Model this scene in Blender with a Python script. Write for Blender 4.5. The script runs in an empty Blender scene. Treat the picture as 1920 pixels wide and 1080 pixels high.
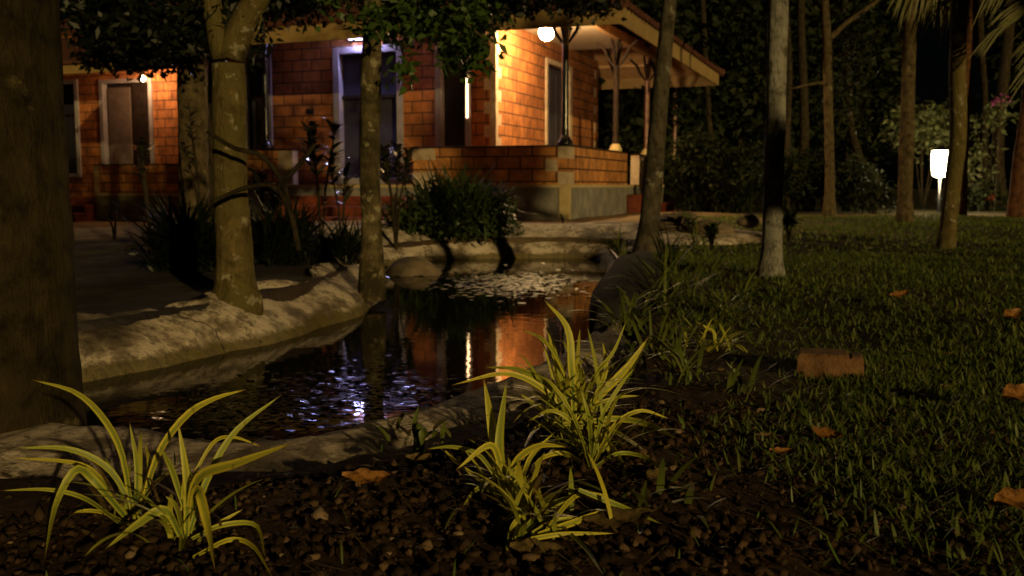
import bpy, math, random
import numpy as np
from mathutils import Vector, Matrix

random.seed(7)
rng = np.random.default_rng(7)
S = bpy.context.scene
R = math.radians

# ------------------------------------------------------------------ camera
EYE, F, PITCH = 0.70, 1867.0, R(5.87)
CP, SP = math.cos(PITCH), math.sin(PITCH)
cd = bpy.data.cameras.new("Camera")
cam = bpy.data.objects.new("Camera", cd)
S.collection.objects.link(cam)
cam.location = (0, 0, EYE)
cam.rotation_euler = (R(90) - PITCH, 0, 0)
cd.sensor_width = 36.0
cd.lens = F / 1920 * 36.0
cd.clip_start, cd.clip_end = 0.05, 400
cd.dof.use_dof = True
cd.dof.focus_distance = 1.9
cd.dof.aperture_fstop = 8.0
S.camera = cam

# ------------------------------------------------------------------ night sky and the one far flood light
SUN_AZ, SUN_EL = R(-26.0), R(12.0)         # light travels away from the camera, a little to the left
w = bpy.data.worlds.new("World")
S.world = w
w.use_nodes = True
nt = w.node_tree
bgn = nt.nodes.get("Background") or nt.nodes.new("ShaderNodeBackground")
sky = nt.nodes.new("ShaderNodeTexSky")
sky.sky_type = 'NISHITA'
sky.sun_disc = False
sky.sun_elevation = SUN_EL
sky.sun_rotation = math.pi + SUN_AZ
nt.links.new(sky.outputs[0], bgn.inputs[0])
bgn.inputs[1].default_value = 0.00015
sd = bpy.data.lights.new("Sun", 'SUN')
sd.energy = 1.75
sd.angle = R(0.7)
sd.color = (1.0, 0.72, 0.26)
sun = bpy.data.objects.new("Sun", sd)
S.collection.objects.link(sun)
sdir = Vector((math.sin(SUN_AZ) * math.cos(SUN_EL), math.cos(SUN_AZ) * math.cos(SUN_EL), -math.sin(SUN_EL)))
sun.rotation_euler = sdir.to_track_quat('-Z', 'Y').to_euler()
sun.location = (2, -10, 8)
S.view_settings.view_transform = 'Standard'
S.view_settings.look = 'None'
S.view_settings.exposure = 0.0
S.view_settings.gamma = 1.0
S.render.engine = 'CYCLES'
S.cycles.use_denoising = True
try:
    S.cycles.denoiser = 'OPENIMAGEDENOISE'
except Exception:
    pass
S.cycles.max_bounces = 5
S.cycles.diffuse_bounces = 2
S.cycles.glossy_bounces = 3
S.cycles.caustics_reflective = False
S.cycles.caustics_refractive = False
S.cycles.sample_clamp_indirect = 3.0

# ------------------------------------------------------------------ helpers
def at(px, py, Y):
    """point at depth Y (world y) seen at pixel px,py of the 1920x1080 photo"""
    u, v = (px - 960) / F, (540 - py) / F
    d = np.array([u, CP + v * SP, -SP + v * CP])
    return np.array([0, 0, EYE]) + d * (Y / d[1])

def onz(px, py, z):
    u, v = (px - 960) / F, (540 - py) / F
    d = np.array([u, CP + v * SP, -SP + v * CP])
    return np.array([0, 0, EYE]) + d * ((z - EYE) / d[2])

def tag(o, label=None, cat=None, group=None, kind=None):
    if label: o["label"] = label
    if cat: o["category"] = cat
    if group: o["group"] = group
    if kind: o["kind"] = kind
    return o

def thing(name, loc, label, cat, group=None, rz=0.0):
    o = bpy.data.objects.new(name, None)
    o.empty_display_size = 0.2
    S.collection.objects.link(o)
    o.location = tuple(float(a) for a in loc)
    o.rotation_euler = (0, 0, rz)
    return tag(o, label, cat, group)

def link(name, me, m, parent=None, smooth=False):
    me.materials.append(m)
    if smooth:
        me.polygons.foreach_set("use_smooth", np.ones(len(me.polygons), dtype=bool))
    me.update()
    o = bpy.data.objects.new(name, me)
    S.collection.objects.link(o)
    if parent is not None:
        o.parent = parent
    return o

def npmesh(name, V, Fc, m, parent=None, smooth=False, attrs=None):
    """V (n,3), Fc (m,k) arrays -> one mesh object"""
    V = np.asarray(V, dtype=np.float32).reshape(-1, 3)
    Fc = np.asarray(Fc, dtype=np.int32)
    me = bpy.data.meshes.new(name)
    k = Fc.shape[1]
    me.vertices.add(len(V)); me.vertices.foreach_set("co", V.ravel())
    me.loops.add(Fc.size); me.loops.foreach_set("vertex_index", Fc.ravel())
    me.polygons.add(len(Fc))
    me.polygons.foreach_set("loop_start", np.arange(0, Fc.size, k, dtype=np.int32))
    me.update(calc_edges=True)
    me.validate()
    for k2, v2 in (attrs or {}).items():
        at_ = me.attributes.new(k2, 'FLOAT', 'POINT'); at_.data.foreach_set('value', np.asarray(v2, dtype=np.float32))
    return link(name, me, m, parent, smooth)

class MB:
    """collects shapes, builds ONE mesh object"""
    def __init__(s): s.v = []; s.f = []
    def add(s, V, Fs):
        n = len(s.v); s.v += [tuple(map(float, p)) for p in V]; s.f += [tuple(i + n for i in f) for f in Fs]; return s
    def box(s, x0, x1, y0, y1, z0, z1, c=0.0):
        if c <= 0:
            V = [(x, y, z) for z in (z0, z1) for x, y in ((x0, y0), (x1, y0), (x1, y1), (x0, y1))]
            return s.add(V, [(3, 2, 1, 0), (4, 5, 6, 7), (0, 1, 5, 4), (1, 2, 6, 5), (2, 3, 7, 6), (3, 0, 4, 7)])
        rings = []
        for z, i in ((z0, c), (z0 + c, 0), (z1 - c, 0), (z1, c)):
            rings.append([(x0 + i, y0 + i, z), (x1 - i, y0 + i, z), (x1 - i, y1 - i, z), (x0 + i, y1 - i, z)])
        V = [p for r in rings for p in r]; Fs = [(3, 2, 1, 0), (12, 13, 14, 15)]
        for r in range(3):
            for k in range(4):
                a, b = r * 4 + k, r * 4 + (k + 1) % 4
                Fs.append((a, b, b + 4, a + 4))
        return s.add(V, Fs)
    def tube(s, P, rad, n=8, cap=True, wob=0.0):
        P = [Vector(p) for p in P]
        if not hasattr(rad, '__len__'): rad = [rad] * len(P)
        V = []; Fs = []
        ref = Vector((1, 0, 0))
        for i, p in enumerate(P):
            t = (P[min(i + 1, len(P) - 1)] - P[max(i - 1, 0)]).normalized()
            a = (ref - t * ref.dot(t))
            if a.length < 1e-3: a = Vector((0, 1, 0)) - t * t.y
            a.normalize(); ref = a
            b = t.cross(a)
            for k in range(n):
                th = 2 * math.pi * k / n
                rr = rad[i] * (1 + wob * math.sin(3 * th + i * 0.7) * math.sin(i * 1.3 + k) + wob * random.uniform(-.5, .5))
                V.append(p + (a * math.cos(th) + b * math.sin(th)) * rr)
        for i in range(len(P) - 1):
            for k in range(n):
                q = (k + 1) % n
                Fs.append((i * n + k, i * n + q, (i + 1) * n + q, (i + 1) * n + k))
        if cap:
            Fs.append(tuple(range(n - 1, -1, -1))); Fs.append(tuple((len(P) - 1) * n + k for k in range(n)))
        return s.add(V, Fs)
    def lathe(s, prof, cx, cy, n=20):
        V = []; Fs = []
        for r, z in prof:
            for k in range(n):
                th = 2 * math.pi * k / n
                V.append((cx + r * math.cos(th), cy + r * math.sin(th), z))
        for i in range(len(prof) - 1):
            for k in range(n):
                q = (k + 1) % n
                Fs.append((i * n + k, i * n + q, (i + 1) * n + q, (i + 1) * n + k))
        Fs.append(tuple(range(n - 1, -1, -1))); Fs.append(tuple((len(prof) - 1) * n + k for k in range(n)))
        return s.add(V, Fs)
    def build(s, name, m, parent=None, smooth=False):
        me = bpy.data.meshes.new(name); me.from_pydata(s.v, [], s.f)
        return link(name, me, m, parent, smooth)

# ------------------------------------------------------------------ materials
def newmat(name):
    m = bpy.data.materials.new(name); m.use_nodes = True
    n = m.node_tree.nodes; b = n.get("Principled BSDF")
    return m, n, m.node_tree.links, b

def noise(n, l, vec, scale, detail=4, rough=.6):
    t = n.new("ShaderNodeTexNoise"); t.inputs["Scale"].default_value = scale
    t.inputs["Detail"].default_value = detail; t.inputs["Roughness"].default_value = rough
    if vec is not None: l.new(vec, t.inputs["Vector"])
    return t.outputs["Fac"]

def ramp(n, l, fac, stops):
    r = n.new("ShaderNodeValToRGB"); e = r.color_ramp.elements
    while len(e) < len(stops): e.new(0.5)
    for i, (p, c) in enumerate(stops):
        e[i].position = p; e[i].color = (*c, 1)
    l.new(fac, r.inputs[0]); return r.outputs[0]

def mixc(n, l, fac, a, b, mode='MIX'):
    x = n.new("ShaderNodeMix"); x.data_type = 'RGBA'; x.blend_type = mode
    for sock, v in ((x.inputs[0], fac), (x.inputs[6], a), (x.inputs[7], b)):
        if hasattr(v, "links"): l.new(v, sock)
        elif isinstance(v, tuple): sock.default_value = (*v, 1)
        else: sock.default_value = v
    return x.outputs[2]

def bump(n, l, h, b, strength=.5, dist=.02):
    x = n.new("ShaderNodeBump"); x.inputs["Strength"].default_value = strength
    x.inputs["Distance"].default_value = dist
    l.new(h, x.inputs["Height"]); l.new(x.outputs[0], b.inputs["Normal"])

def simple(name, stops, scale=6, rough=.8, bs=.4, bd=.01, bscale=None, spec=.3, metal=0):
    m, n, l, b = newmat(name)
    tc = n.new("ShaderNodeTexCoord").outputs["Object"]
    f = noise(n, l, tc, scale, 6)
    l.new(ramp(n, l, f, stops), b.inputs["Base Color"])
    b.inputs["Roughness"].default_value = rough
    b.inputs["Specular IOR Level"].default_value = spec
    b.inputs["Metallic"].default_value = metal
    bump(n, l, noise(n, l, tc, bscale or scale * 4, 6), b, bs, bd)
    return m

def leafmat(name, cols, rough=.45, trans=.25, spec=.4, ns=9):
    m, n, l, b = newmat(name)
    g = n.new("ShaderNodeNewGeometry")
    tc = n.new("ShaderNodeTexCoord").outputs["Object"]
    k = len(cols)
    c = ramp(n, l, g.outputs["Random Per Island"], [(i / (k - 1), cc) for i, cc in enumerate(cols)])
    f = noise(n, l, tc, ns, 3 if ns < 20 else 8, .6 if ns < 20 else .75)
    if ns > 20: f = ramp(n, l, f, [(.46, (0, 0, 0)), (.60, (.9, .9, .9))])
    c2 = mixc(n, l, f, c, tuple(x * (.55 if ns < 20 else .22) for x in cols[0]), 'MIX')
    l.new(c2, b.inputs["Base Color"])
    b.inputs["Roughness"].default_value = rough
    b.inputs["Specular IOR Level"].default_value = spec
    t = n.new("ShaderNodeBsdfTranslucent"); l.new(c2, t.inputs[0])
    mx = n.new("ShaderNodeMixShader"); mx.inputs[0].default_value = trans
    l.new(b.outputs[0], mx.inputs[1]); l.new(t.outputs[0], mx.inputs[2])
    l.new(mx.outputs[0], n.get("Material Output").inputs[0])
    return m

def bark(name, dark, light, moss=None, patch=.62, patchcol=(.42, .40, .34), pscale=9, lz=3.0):
    m, n, l, b = newmat(name)
    tc = n.new("ShaderNodeTexCoord").outputs["Object"]
    mp = n.new("ShaderNodeMapping"); mp.inputs["Scale"].default_value = (1, 1, 1 / lz); l.new(tc, mp.inputs[0])
    f = noise(n, l, mp.outputs[0], 18, 8, .7)
    c = ramp(n, l, f, [(.3, dark), (.68, light)])
    fm = noise(n, l, tc, 13, 6, .7)
    c = mixc(n, l, 1.0, c, ramp(n, l, fm, [(.36, (.35, .33, .30)), (.5, (.95, .95, .95)), (.68, (1.3, 1.25, 1.2))]), 'MULTIPLY')
    f2 = noise(n, l, tc, pscale, 5, .65)
    if moss: 
        f3 = noise(n, l, tc, 4.5, 4)
        mk = ramp(n, l, f3, [(.42, (0, 0, 0)), (.6, (1, 1, 1))])
        c = mixc(n, l, mk, c, moss)
    mk2 = ramp(n, l, f2, [(patch, (0, 0, 0)), (patch + .07, (.85, .85, .85))])
    c = mixc(n, l, mk2, c, patchcol)
    l.new(c, b.inputs["Base Color"]); b.inputs["Roughness"].default_value = .9
    b.inputs["Specular IOR Level"].default_value = .15
    bump(n, l, f, b, 1.0, .045)
    return m

def emit(name, col, s):
    m, n, l, b = newmat(name)
    b.inputs["Base Color"].default_value = (.8, .8, .8, 1)
    b.inputs["Emission Color"].default_value = (*col, 1)
    b.inputs["Emission Strength"].default_value = s
    return m

def brickmat(name='laterite_brick', k_=1.0, kg=1.0):
    m, n, l, b = newmat(name)
    tc = n.new("ShaderNodeTexCoord").outputs["Object"]
    sp = n.new("ShaderNodeSeparateXYZ"); l.new(tc, sp.inputs[0])
    ad = n.new("ShaderNodeMath"); ad.operation = 'ADD'; l.new(sp.outputs[0], ad.inputs[0]); l.new(sp.outputs[1], ad.inputs[1])
    cb = n.new("ShaderNodeCombineXYZ"); l.new(ad.outputs[0], cb.inputs[0]); l.new(sp.outputs[2], cb.inputs[1])
    br = n.new("ShaderNodeTexBrick"); l.new(cb.outputs[0], br.inputs["Vector"])
    br.inputs["Scale"].default_value = 1.0
    br.inputs["Brick Width"].default_value = .38; br.inputs["Row Height"].default_value = .19
    br.inputs["Mortar Size"].default_value = .013; br.inputs["Mortar Smooth"].default_value = .3
    br.inputs["Bias"].default_value = 0
    br.inputs["Color1"].default_value = (.42 * k_, .17 * k_ * kg, .06 * k_ * kg, 1); br.inputs["Color2"].default_value = (.23 * k_ * 1.2, .082 * k_ * 1.3 * kg, .034 * k_ * 1.3 * kg, 1)
    br.inputs["Mortar"].default_value = (.07, .035, .022, 1)
    f = noise(n, l, tc, 7, 6)
    c = mixc(n, l, ramp(n, l, f, [(.3, (0, 0, 0)), (.7, (1, 1, 1))]), (.62, .58, .5), (1.25, 1.15, 1.0))
    c2 = mixc(n, l, 1.0, br.outputs["Color"], c, 'MULTIPLY')
    fst = noise(n, l, tc, 1.7, 7, .65)
    c2 = mixc(n, l, 1.0, c2, ramp(n, l, fst, [(.36, (.62, .58, .56)), (.5, (.95, .95, .95)), (.66, (1.15, 1.13, 1.1))]), 'MULTIPLY')
    f2 = noise(n, l, tc, 60, 3)
    c3 = mixc(n, l, ramp(n, l, f2, [(.58, (0, 0, 0)), (.66, (.6, .6, .6))]), c2, (.12, .045, .02))
    l.new(c3, b.inputs["Base Color"]); b.inputs["Roughness"].default_value = .85
    b.inputs["Specular IOR Level"].default_value = .25
    h = n.new("ShaderNodeMath"); h.operation = 'SUBTRACT'
    f3 = noise(n, l, tc, 40, 5); l.new(f3, h.inputs[0]); l.new(br.outputs["Fac"], h.inputs[1])
    bump(n, l, h.outputs[0], b, .7, .012)
    return m

M_brick = brickmat()
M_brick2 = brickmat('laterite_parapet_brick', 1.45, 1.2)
M_pale = simple("pale_render", [(.3, (.30, .23, .17)), (.7, (.50, .40, .29))], 8, .75, .3)
M_frame = simple("white_frame_paint", [(.3, (.20, .18, .20)), (.7, (.32, .29, .31))], 5, .5, .15)
M_cement = simple("plinth_cement", [(.25, (.10, .095, .09)), (.5, (.19, .18, .165)), (.75, (.30, .27, .23))], 3.5, .85, .6, .01, 25)
M_plband = simple("plinth_band", [(.3, (.34, .26, .13)), (.7, (.52, .41, .22))], 6, .8, .3)
M_mossy = simple("mossy_cement", [(.3, (.07, .065, .03)), (.7, (.22, .19, .09))], 5, .9, .6, .01, 30)
M_red = simple("red_oxide_step", [(.3, (.06, .016, .010)), (.7, (.22, .052, .025))], 5, .55, .2)
M_tile = simple("clay_roof_tile", [(.3, (.05, .018, .012)), (.7, (.13, .045, .03))], 12, .9, .8, .02, 30)
M_fascia = simple("fascia_board", [(.3, (.24, .155, .06)), (.7, (.36, .24, .095))], 4, .6, .2)
M_soffit = simple("soffit_plank", [(.3, (.40, .23, .11)), (.7, (.56, .36, .19))], 5, .6, .2)
M_ceil = simple("cream_ceiling_paint", [(.3, (.55, .48, .38)), (.7, (.68, .60, .48))], 4, .6, .1)
M_wood = simple("dark_wood", [(.3, (.010, .007, .006)), (.7, (.028, .017, .013))], 9, .75, .3, spec=.1)
M_curtain = simple("brown_curtain", [(.3, (.07, .05, .042)), (.7, (.13, .095, .08))], 6, .9, .3)
M_pole = simple("dark_glossy_paint", [(.3, (.008, .008, .012)), (.7, (.02, .02, .026))], 9, .22, .1, spec=.6)
M_redpost = simple("red_brown_post", [(.3, (.08, .03, .02)), (.7, (.15, .06, .035))], 9, .35, .1, spec=.5)
M_glass, gn, gl, gb = newmat("dark_window_glass")
gb.inputs["Base Color"].default_value = (.02, .018, .026, 1); gb.inputs["Roughness"].default_value = .28
M_room = simple("dark_door_panel", [(.3, (.02, .018, .032)), (.7, (.04, .034, .052))], 3, .7, .2)  # plain dark indigo surface for the door panes and side door
M_curb = None
def curbmat():
    m, n, l, b = newmat("cast_cement_bank")
    tc = n.new("ShaderNodeTexCoord").outputs["Object"]
    f = noise(n, l, tc, 2.6, 9, .62)
    c = ramp(n, l, f, [(.34, (.06, .045, .035)), (.43, (.26, .20, .155)), (.50, (.66, .54, .46)), (.8, (.80, .70, .61))])
    sp = n.new("ShaderNodeSeparateXYZ"); l.new(tc, sp.inputs[0])
    # a waterline stain of algae that belongs to the cement itself
    ad = n.new("ShaderNodeMath"); ad.operation = 'MULTIPLY_ADD'; l.new(noise(n, l, tc, 12, 5), ad.inputs[0]); ad.inputs[1].default_value = -.07; l.new(sp.outputs[2], ad.inputs[2])
    mk = ramp(n, l, ad.outputs[0], [(.0, (.9, .9, .9)), (.022, (0, 0, 0))])
    c = mixc(n, l, mk, c, (.14, .105, .03))
    f2 = noise(n, l, tc, 34, 6, .7)
    c = mixc(n, l, ramp(n, l, f2, [(.56, (0, 0, 0)), (.64, (.7, .7, .7))]), c, (.05, .04, .03))
    vo = n.new("ShaderNodeTexVoronoi"); vo.feature = 'DISTANCE_TO_EDGE'; vo.inputs["Scale"].default_value = .85
    dn = n.new("ShaderNodeTexNoise"); dn.inputs["Scale"].default_value = 5; dn.inputs["Detail"].default_value = 6; l.new(tc, dn.inputs["Vector"])
    va = n.new("ShaderNodeVectorMath"); va.operation = 'MULTIPLY_ADD'; l.new(dn.outputs["Color"], va.inputs[0]); va.inputs[1].default_value = (.35, .35, .35); l.new(tc, va.inputs[2])
    l.new(va.outputs[0], vo.inputs["Vector"])
    ck = ramp(n, l, vo.outputs["Distance"], [(.002, (1, 1, 1)), (.007, (0, 0, 0))])
    c = mixc(n, l, ck, c, (.03, .022, .015))
    f4 = noise(n, l, tc, 9, 8, .75)
    c = mixc(n, l, ramp(n, l, f4, [(.5, (0, 0, 0)), (.58, (.75, .75, .75))]), c, (.12, .09, .06))
    l.new(c, b.inputs["Base Color"]); b.inputs["Roughness"].default_value = .8
    b.inputs["Specular IOR Level"].default_value = .3
    h = n.new("ShaderNodeMath"); h.operation = 'ADD'; l.new(f, h.inputs[0]); l.new(f2, h.inputs[1])
    h2 = n.new("ShaderNodeMath"); h2.operation = 'SUBTRACT'; l.new(h.outputs[0], h2.inputs[0]); l.new(ck, h2.inputs[1]); h = h2
    bump(n, l, h.outputs[0], b, .8, .02)
    return m
M_curb = curbmat()
M_bankend = simple("shaded_bank_cement", [(.3, (.014, .013, .016)), (.7, (.04, .036, .042))], 7, .9, .6, .01, 30, spec=.08)  # near-black because the blocked lamplight is put into the cement colour
M_rockw = simple("brown_rock", [(.3, (.09, .07, .05)), (.7, (.26, .19, .13))], 7, .8, .6, .01, 30)
M_block = simple("laterite_block", [(.3, (.08, .038, .018)), (.7, (.25, .13, .06))], 16, .9, .9, .01, 60)

M_bk_big = bark("bark_big_dark", (.025, .018, .009), (.06, .043, .018), None, .66, (.16, .125, .06), 7)
M_bk_moss = bark("bark_mossy", (.085, .062, .025), (.20, .15, .06), (.13, .105, .035), .585, (.40, .35, .25), 15)
M_bk_mott = bark("bark_mottled", (.09, .07, .04), (.22, .17, .09), (.05, .04, .018), .56, (.36, .31, .2), 14)
M_bk_dark = bark("bark_dark", (.02, .016, .01), (.055, .04, .022), None, .66, (.14, .12, .08), 8)
M_bk_dark2 = bark("bark_grey_shaded", (.05, .04, .028), (.13, .11, .08), None, .60, (.30, .28, .22), 9)  # darkened all over in place of shade cast on this trunk
M_bk_pale = bark("bark_pale", (.20, .19, .17), (.36, .345, .32), None, .56, (.07, .065, .035), 7)
M_bk_mid = bark("bark_mid", (.06, .043, .025), (.14, .105, .055), None, .62, (.25, .20, .11), 8)
M_bk_red = bark("bark_red", (.07, .03, .018), (.17, .08, .04), None, .66, (.22, .14, .08), 10)

def strapmat(name, green, yellow, tip):
    m, n, l, b = newmat(name)
    g_ = n.new("ShaderNodeNewGeometry"); tc = n.new("ShaderNodeTexCoord").outputs["Object"]
    e_ = n.new("ShaderNodeAttribute"); e_.attribute_name = "edge"
    a_ = n.new("ShaderNodeAttribute"); a_.attribute_name = "along"
    mk = ramp(n, l, e_.outputs["Fac"], [(.30, (0, 0, 0)), (.62, (1, 1, 1))])
    c = mixc(n, l, mk, green, yellow)
    mk2 = ramp(n, l, a_.outputs["Fac"], [(.0, (0, 0, 0)), (1.0, (.75, .75, .75))])
    c = mixc(n, l, mk2, c, yellow)
    mk3 = ramp(n, l, a_.outputs["Fac"], [(.93, (0, 0, 0)), (.985, (1, 1, 1))])
    c = mixc(n, l, mk3, c, tip)
    vr = ramp(n, l, g_.outputs["Random Per Island"], [(0, (.62, .72, .7)), (.5, (1, 1, 1)), (1, (1.25, 1.1, .8))])
    c = mixc(n, l, 1.0, c, vr, 'MULTIPLY')
    sp_ = noise(n, l, tc, 55, 6, .7)
    c = mixc(n, l, ramp(n, l, sp_, [(.60, (0, 0, 0)), (.68, (.8, .8, .8))]), c, (.12, .07, .025))
    l.new(c, b.inputs["Base Color"]); b.inputs["Roughness"].default_value = .45; b.inputs["Specular IOR Level"].default_value = .35
    t = n.new("ShaderNodeBsdfTranslucent"); l.new(c, t.inputs[0])
    mx = n.new("ShaderNodeMixShader"); mx.inputs[0].default_value = .25
    l.new(b.outputs[0], mx.inputs[1]); l.new(t.outputs[0], mx.inputs[2]); l.new(mx.outputs[0], n.get("Material Output").inputs[0])
    bump(n, l, noise(n, l, tc, 160, 2), b, .25, .002)
    return m
M_strapv = strapmat("striped_strap_leaf", (.17, .25, .05), (.62, .58, .075), (.22, .11, .04))
M_strap = leafmat("variegated_strap_leaf", [(.26, .33, .035), (.36, .42, .05), (.20, .30, .06), (.44, .46, .07)], .42, .25)
M_strap2 = leafmat("green_strap_leaf", [(.15, .19, .035), (.22, .24, .04), (.12, .17, .04), (.25, .22, .05)], .5, .25)
M_grass = leafmat("lawn_blades", [(.10, .15, .03), (.22, .26, .05), (.13, .21, .04), (.32, .30, .08), (.10, .17, .03), (.20, .22, .045)], .5, .35)
M_leafdk = leafmat("shaded_tree_leaf", [(.007, .010, .004), (.014, .022, .006), (.010, .016, .005)], .5, .2)  # unlit crowns: their darkness is shade put into the leaf colour
M_leafgn = leafmat("green_tree_leaf", [(.06, .12, .02), (.09, .15, .025), (.05, .10, .018)], .45, .3)
M_leafbg = leafmat("forest_leaf", [(.012, .019, .006), (.032, .042, .011), (.017, .027, .008), (.055, .055, .016)], .65, .2, .2)
M_leafgl = leafmat("glossy_plant_leaf", [(.03, .035, .018), (.045, .03, .02), (.025, .04, .018)], .14, .08, .8)
M_leafbush = leafmat("bush_leaf", [(.035, .06, .014), (.06, .085, .02), (.045, .075, .016)], .5, .2)
M_leafpale = leafmat("pale_shrub_leaf", [(.16, .19, .08), (.28, .28, .14), (.12, .17, .05)], .45, .3)
M_palm = leafmat("palm_leaflet", [(.16, .15, .035), (.22, .19, .05), (.12, .14, .03)], .5, .25)
M_dry = leafmat("dry_leaf", [(.32, .12, .028), (.38, .17, .04), (.24, .09, .03)], .6, .15, .4, 45)
M_dryb = leafmat("dull_dry_leaf", [(.12, .075, .03), (.18, .12, .045), (.08, .045, .02)], .7, .15, .4, 45)
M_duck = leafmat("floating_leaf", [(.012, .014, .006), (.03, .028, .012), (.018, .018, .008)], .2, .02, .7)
M_duck2 = leafmat("lamplit_floating_leaf", [(.06, .05, .025), (.22, .18, .08), (.11, .085, .04)], .5, .05, .3)  # paler copy of the floating leaf, lamplight put into its colour
M_soil, n_, l_, b_ = newmat("soil_crumb")
_g = n_.new("ShaderNodeNewGeometry")
l_.new(ramp(n_, l_, _g.outputs["Random Per Island"], [(0, (.014, .008, .005)), (.55, (.035, .019, .011)), (.90, (.06, .034, .02)), (.985, (.14, .085, .05)), (1, (.24, .17, .11))]), b_.inputs["Base Color"])
b_.inputs["Roughness"].default_value = .9; b_.inputs["Specular IOR Level"].default_value = .15
bump(n_, l_, noise(n_, l_, n_.new("ShaderNodeTexCoord").outputs["Object"], 160, 5), b_, .9, .003)
M_pinkf = simple("pink_petal", [(.3, (.18, .04, .12)), (.7, (.3, .07, .2))], 9, .6, .1)
M_redf = simple("red_petal", [(.3, (.15, .02, .012)), (.7, (.28, .05, .025))], 9, .6, .1)

# ------------------------------------------------------------------ terrain and pond
PP = [(-1.45, 2.5), (-1.15, 2.36), (-.945, 2.30), (-.8, 2.25), (-.62, 2.17), (-.47, 2.2), (-.33, 2.36), (-.18, 2.62), (-.03, 2.92), (.10, 3.2),
      (.23, 3.65), (.37, 4.4), (.47, 5.2), (.56, 6.1), (.66, 7.1), (.80, 8.3), (.86, 9.1), (.62, 9.55), (.1, 9.55), (-.5, 9.4), (-.95, 9.0),
      (-1.08, 8.2), (-.98, 7.4), (-.84, 6.7), (-.80, 6.0), (-.78, 5.4), (-.93, 4.8), (-1.08, 4.3), (-1.27, 3.9), (-1.5, 3.5), (-1.72, 3.15), (-1.7, 2.75)]
def catmull(P, per):
    P = np.array(P, float); n = len(P); out = []
    for i in range(n):
        p0, p1, p2, p3 = P[(i - 1) % n], P[i], P[(i + 1) % n], P[(i + 2) % n]
        for t in np.linspace(0, 1, per, endpoint=False):
            out.append(.5 * ((2 * p1) + (-p0 + p2) * t + (2 * p0 - 5 * p1 + 4 * p2 - p3) * t * t + (-p0 + 3 * p1 - 3 * p2 + p3) * t ** 3))
    return np.array(out)
POND = catmull(PP, 9)
def sdist(X, Y):
    """signed distance to the pond edge, positive outside"""
    P = np.stack([np.ravel(X), np.ravel(Y)], 1); best = np.full(len(P), 1e9); ins = np.zeros(len(P), bool)
    n = len(POND)
    for i in range(n):
        a, b = POND[i], POND[(i + 1) % n]; ab = b - a
        t = np.clip(((P - a) @ ab) / (ab @ ab), 0, 1)
        d = np.hypot(*(P - a - t[:, None] * ab).T); best = np.minimum(best, d)
        c = ((a[1] > P[:, 1]) != (b[1] > P[:, 1]))
        with np.errstate(divide='ignore', invalid='ignore'):
            xx = (b[0] - a[0]) * (P[:, 1] - a[1]) / (b[1] - a[1]) + a[0]
        ins ^= c & (P[:, 0] < xx)
    return np.where(ins, -best, best).reshape(np.shape(X))
def smooth(a, b, x):
    t = np.clip((x - a) / (b - a), 0, 1); return t * t * (3 - 2 * t)
def base_z(X, Y):
    X = np.asarray(X, float); Y = np.asarray(Y, float)
    z = .19 + .012 * np.sin(X * 2.1 + Y * .8) + .012 * np.sin(Y * 1.7 - X * 1.1)
    z = z - .22 * smooth(-3.2, -6.0, X) * smooth(13, 17, Y)
    z = z + .02 * smooth(1.2, 3.5, X) - .02 * smooth(-.9, -1.3, X)
    return z
def gz(X, Y):
    X = np.asarray(X, float); Y = np.asarray(Y, float)
    d = sdist(X, Y)
    k = smooth(.12, .26, d)
    dip = .045 * (1 - smooth(.30, .62, d)) * smooth(3.4, 2.8, Y)
    return (base_z(X, Y) - dip) * k + (-.4) * (1 - k)
def axis(lo, a, b, hi, step, g=1.12):
    m = list(np.arange(a, b + 1e-6, step)); s = step
    x = b
    while x < hi: s *= g; x += s; m.append(x)
    s = step; x = a; left = []
    while x > lo: s *= g; x -= s; left.append(x)
    return np.array(left[::-1] + m)
ax = axis(-90, -2.6, 2.4, 90, .045); ay = axis(-12, 1.0, 10.2, 140, .05)
GX, GY = np.meshgrid(ax, ay)
GZ = np.full(GX.shape, 0.0)
near = (GX > -3.2) & (GX < 2.4) & (GY > .8) & (GY < 11)
GZ[:] = base_z(GX, GY)
GZ[near] = gz(GX[near], GY[near])
GZ += (rng.random(GX.shape) - .5) * .008
GZ[near & (sdist(GX, GY) < .12)] = -.4
ny, nx = GX.shape
idx = np.arange(ny * nx).reshape(ny, nx)
FF = np.stack([idx[:-1, :-1], idx[:-1, 1:], idx[1:, 1:], idx[1:, :-1]], -1).reshape(-1, 4)
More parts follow.
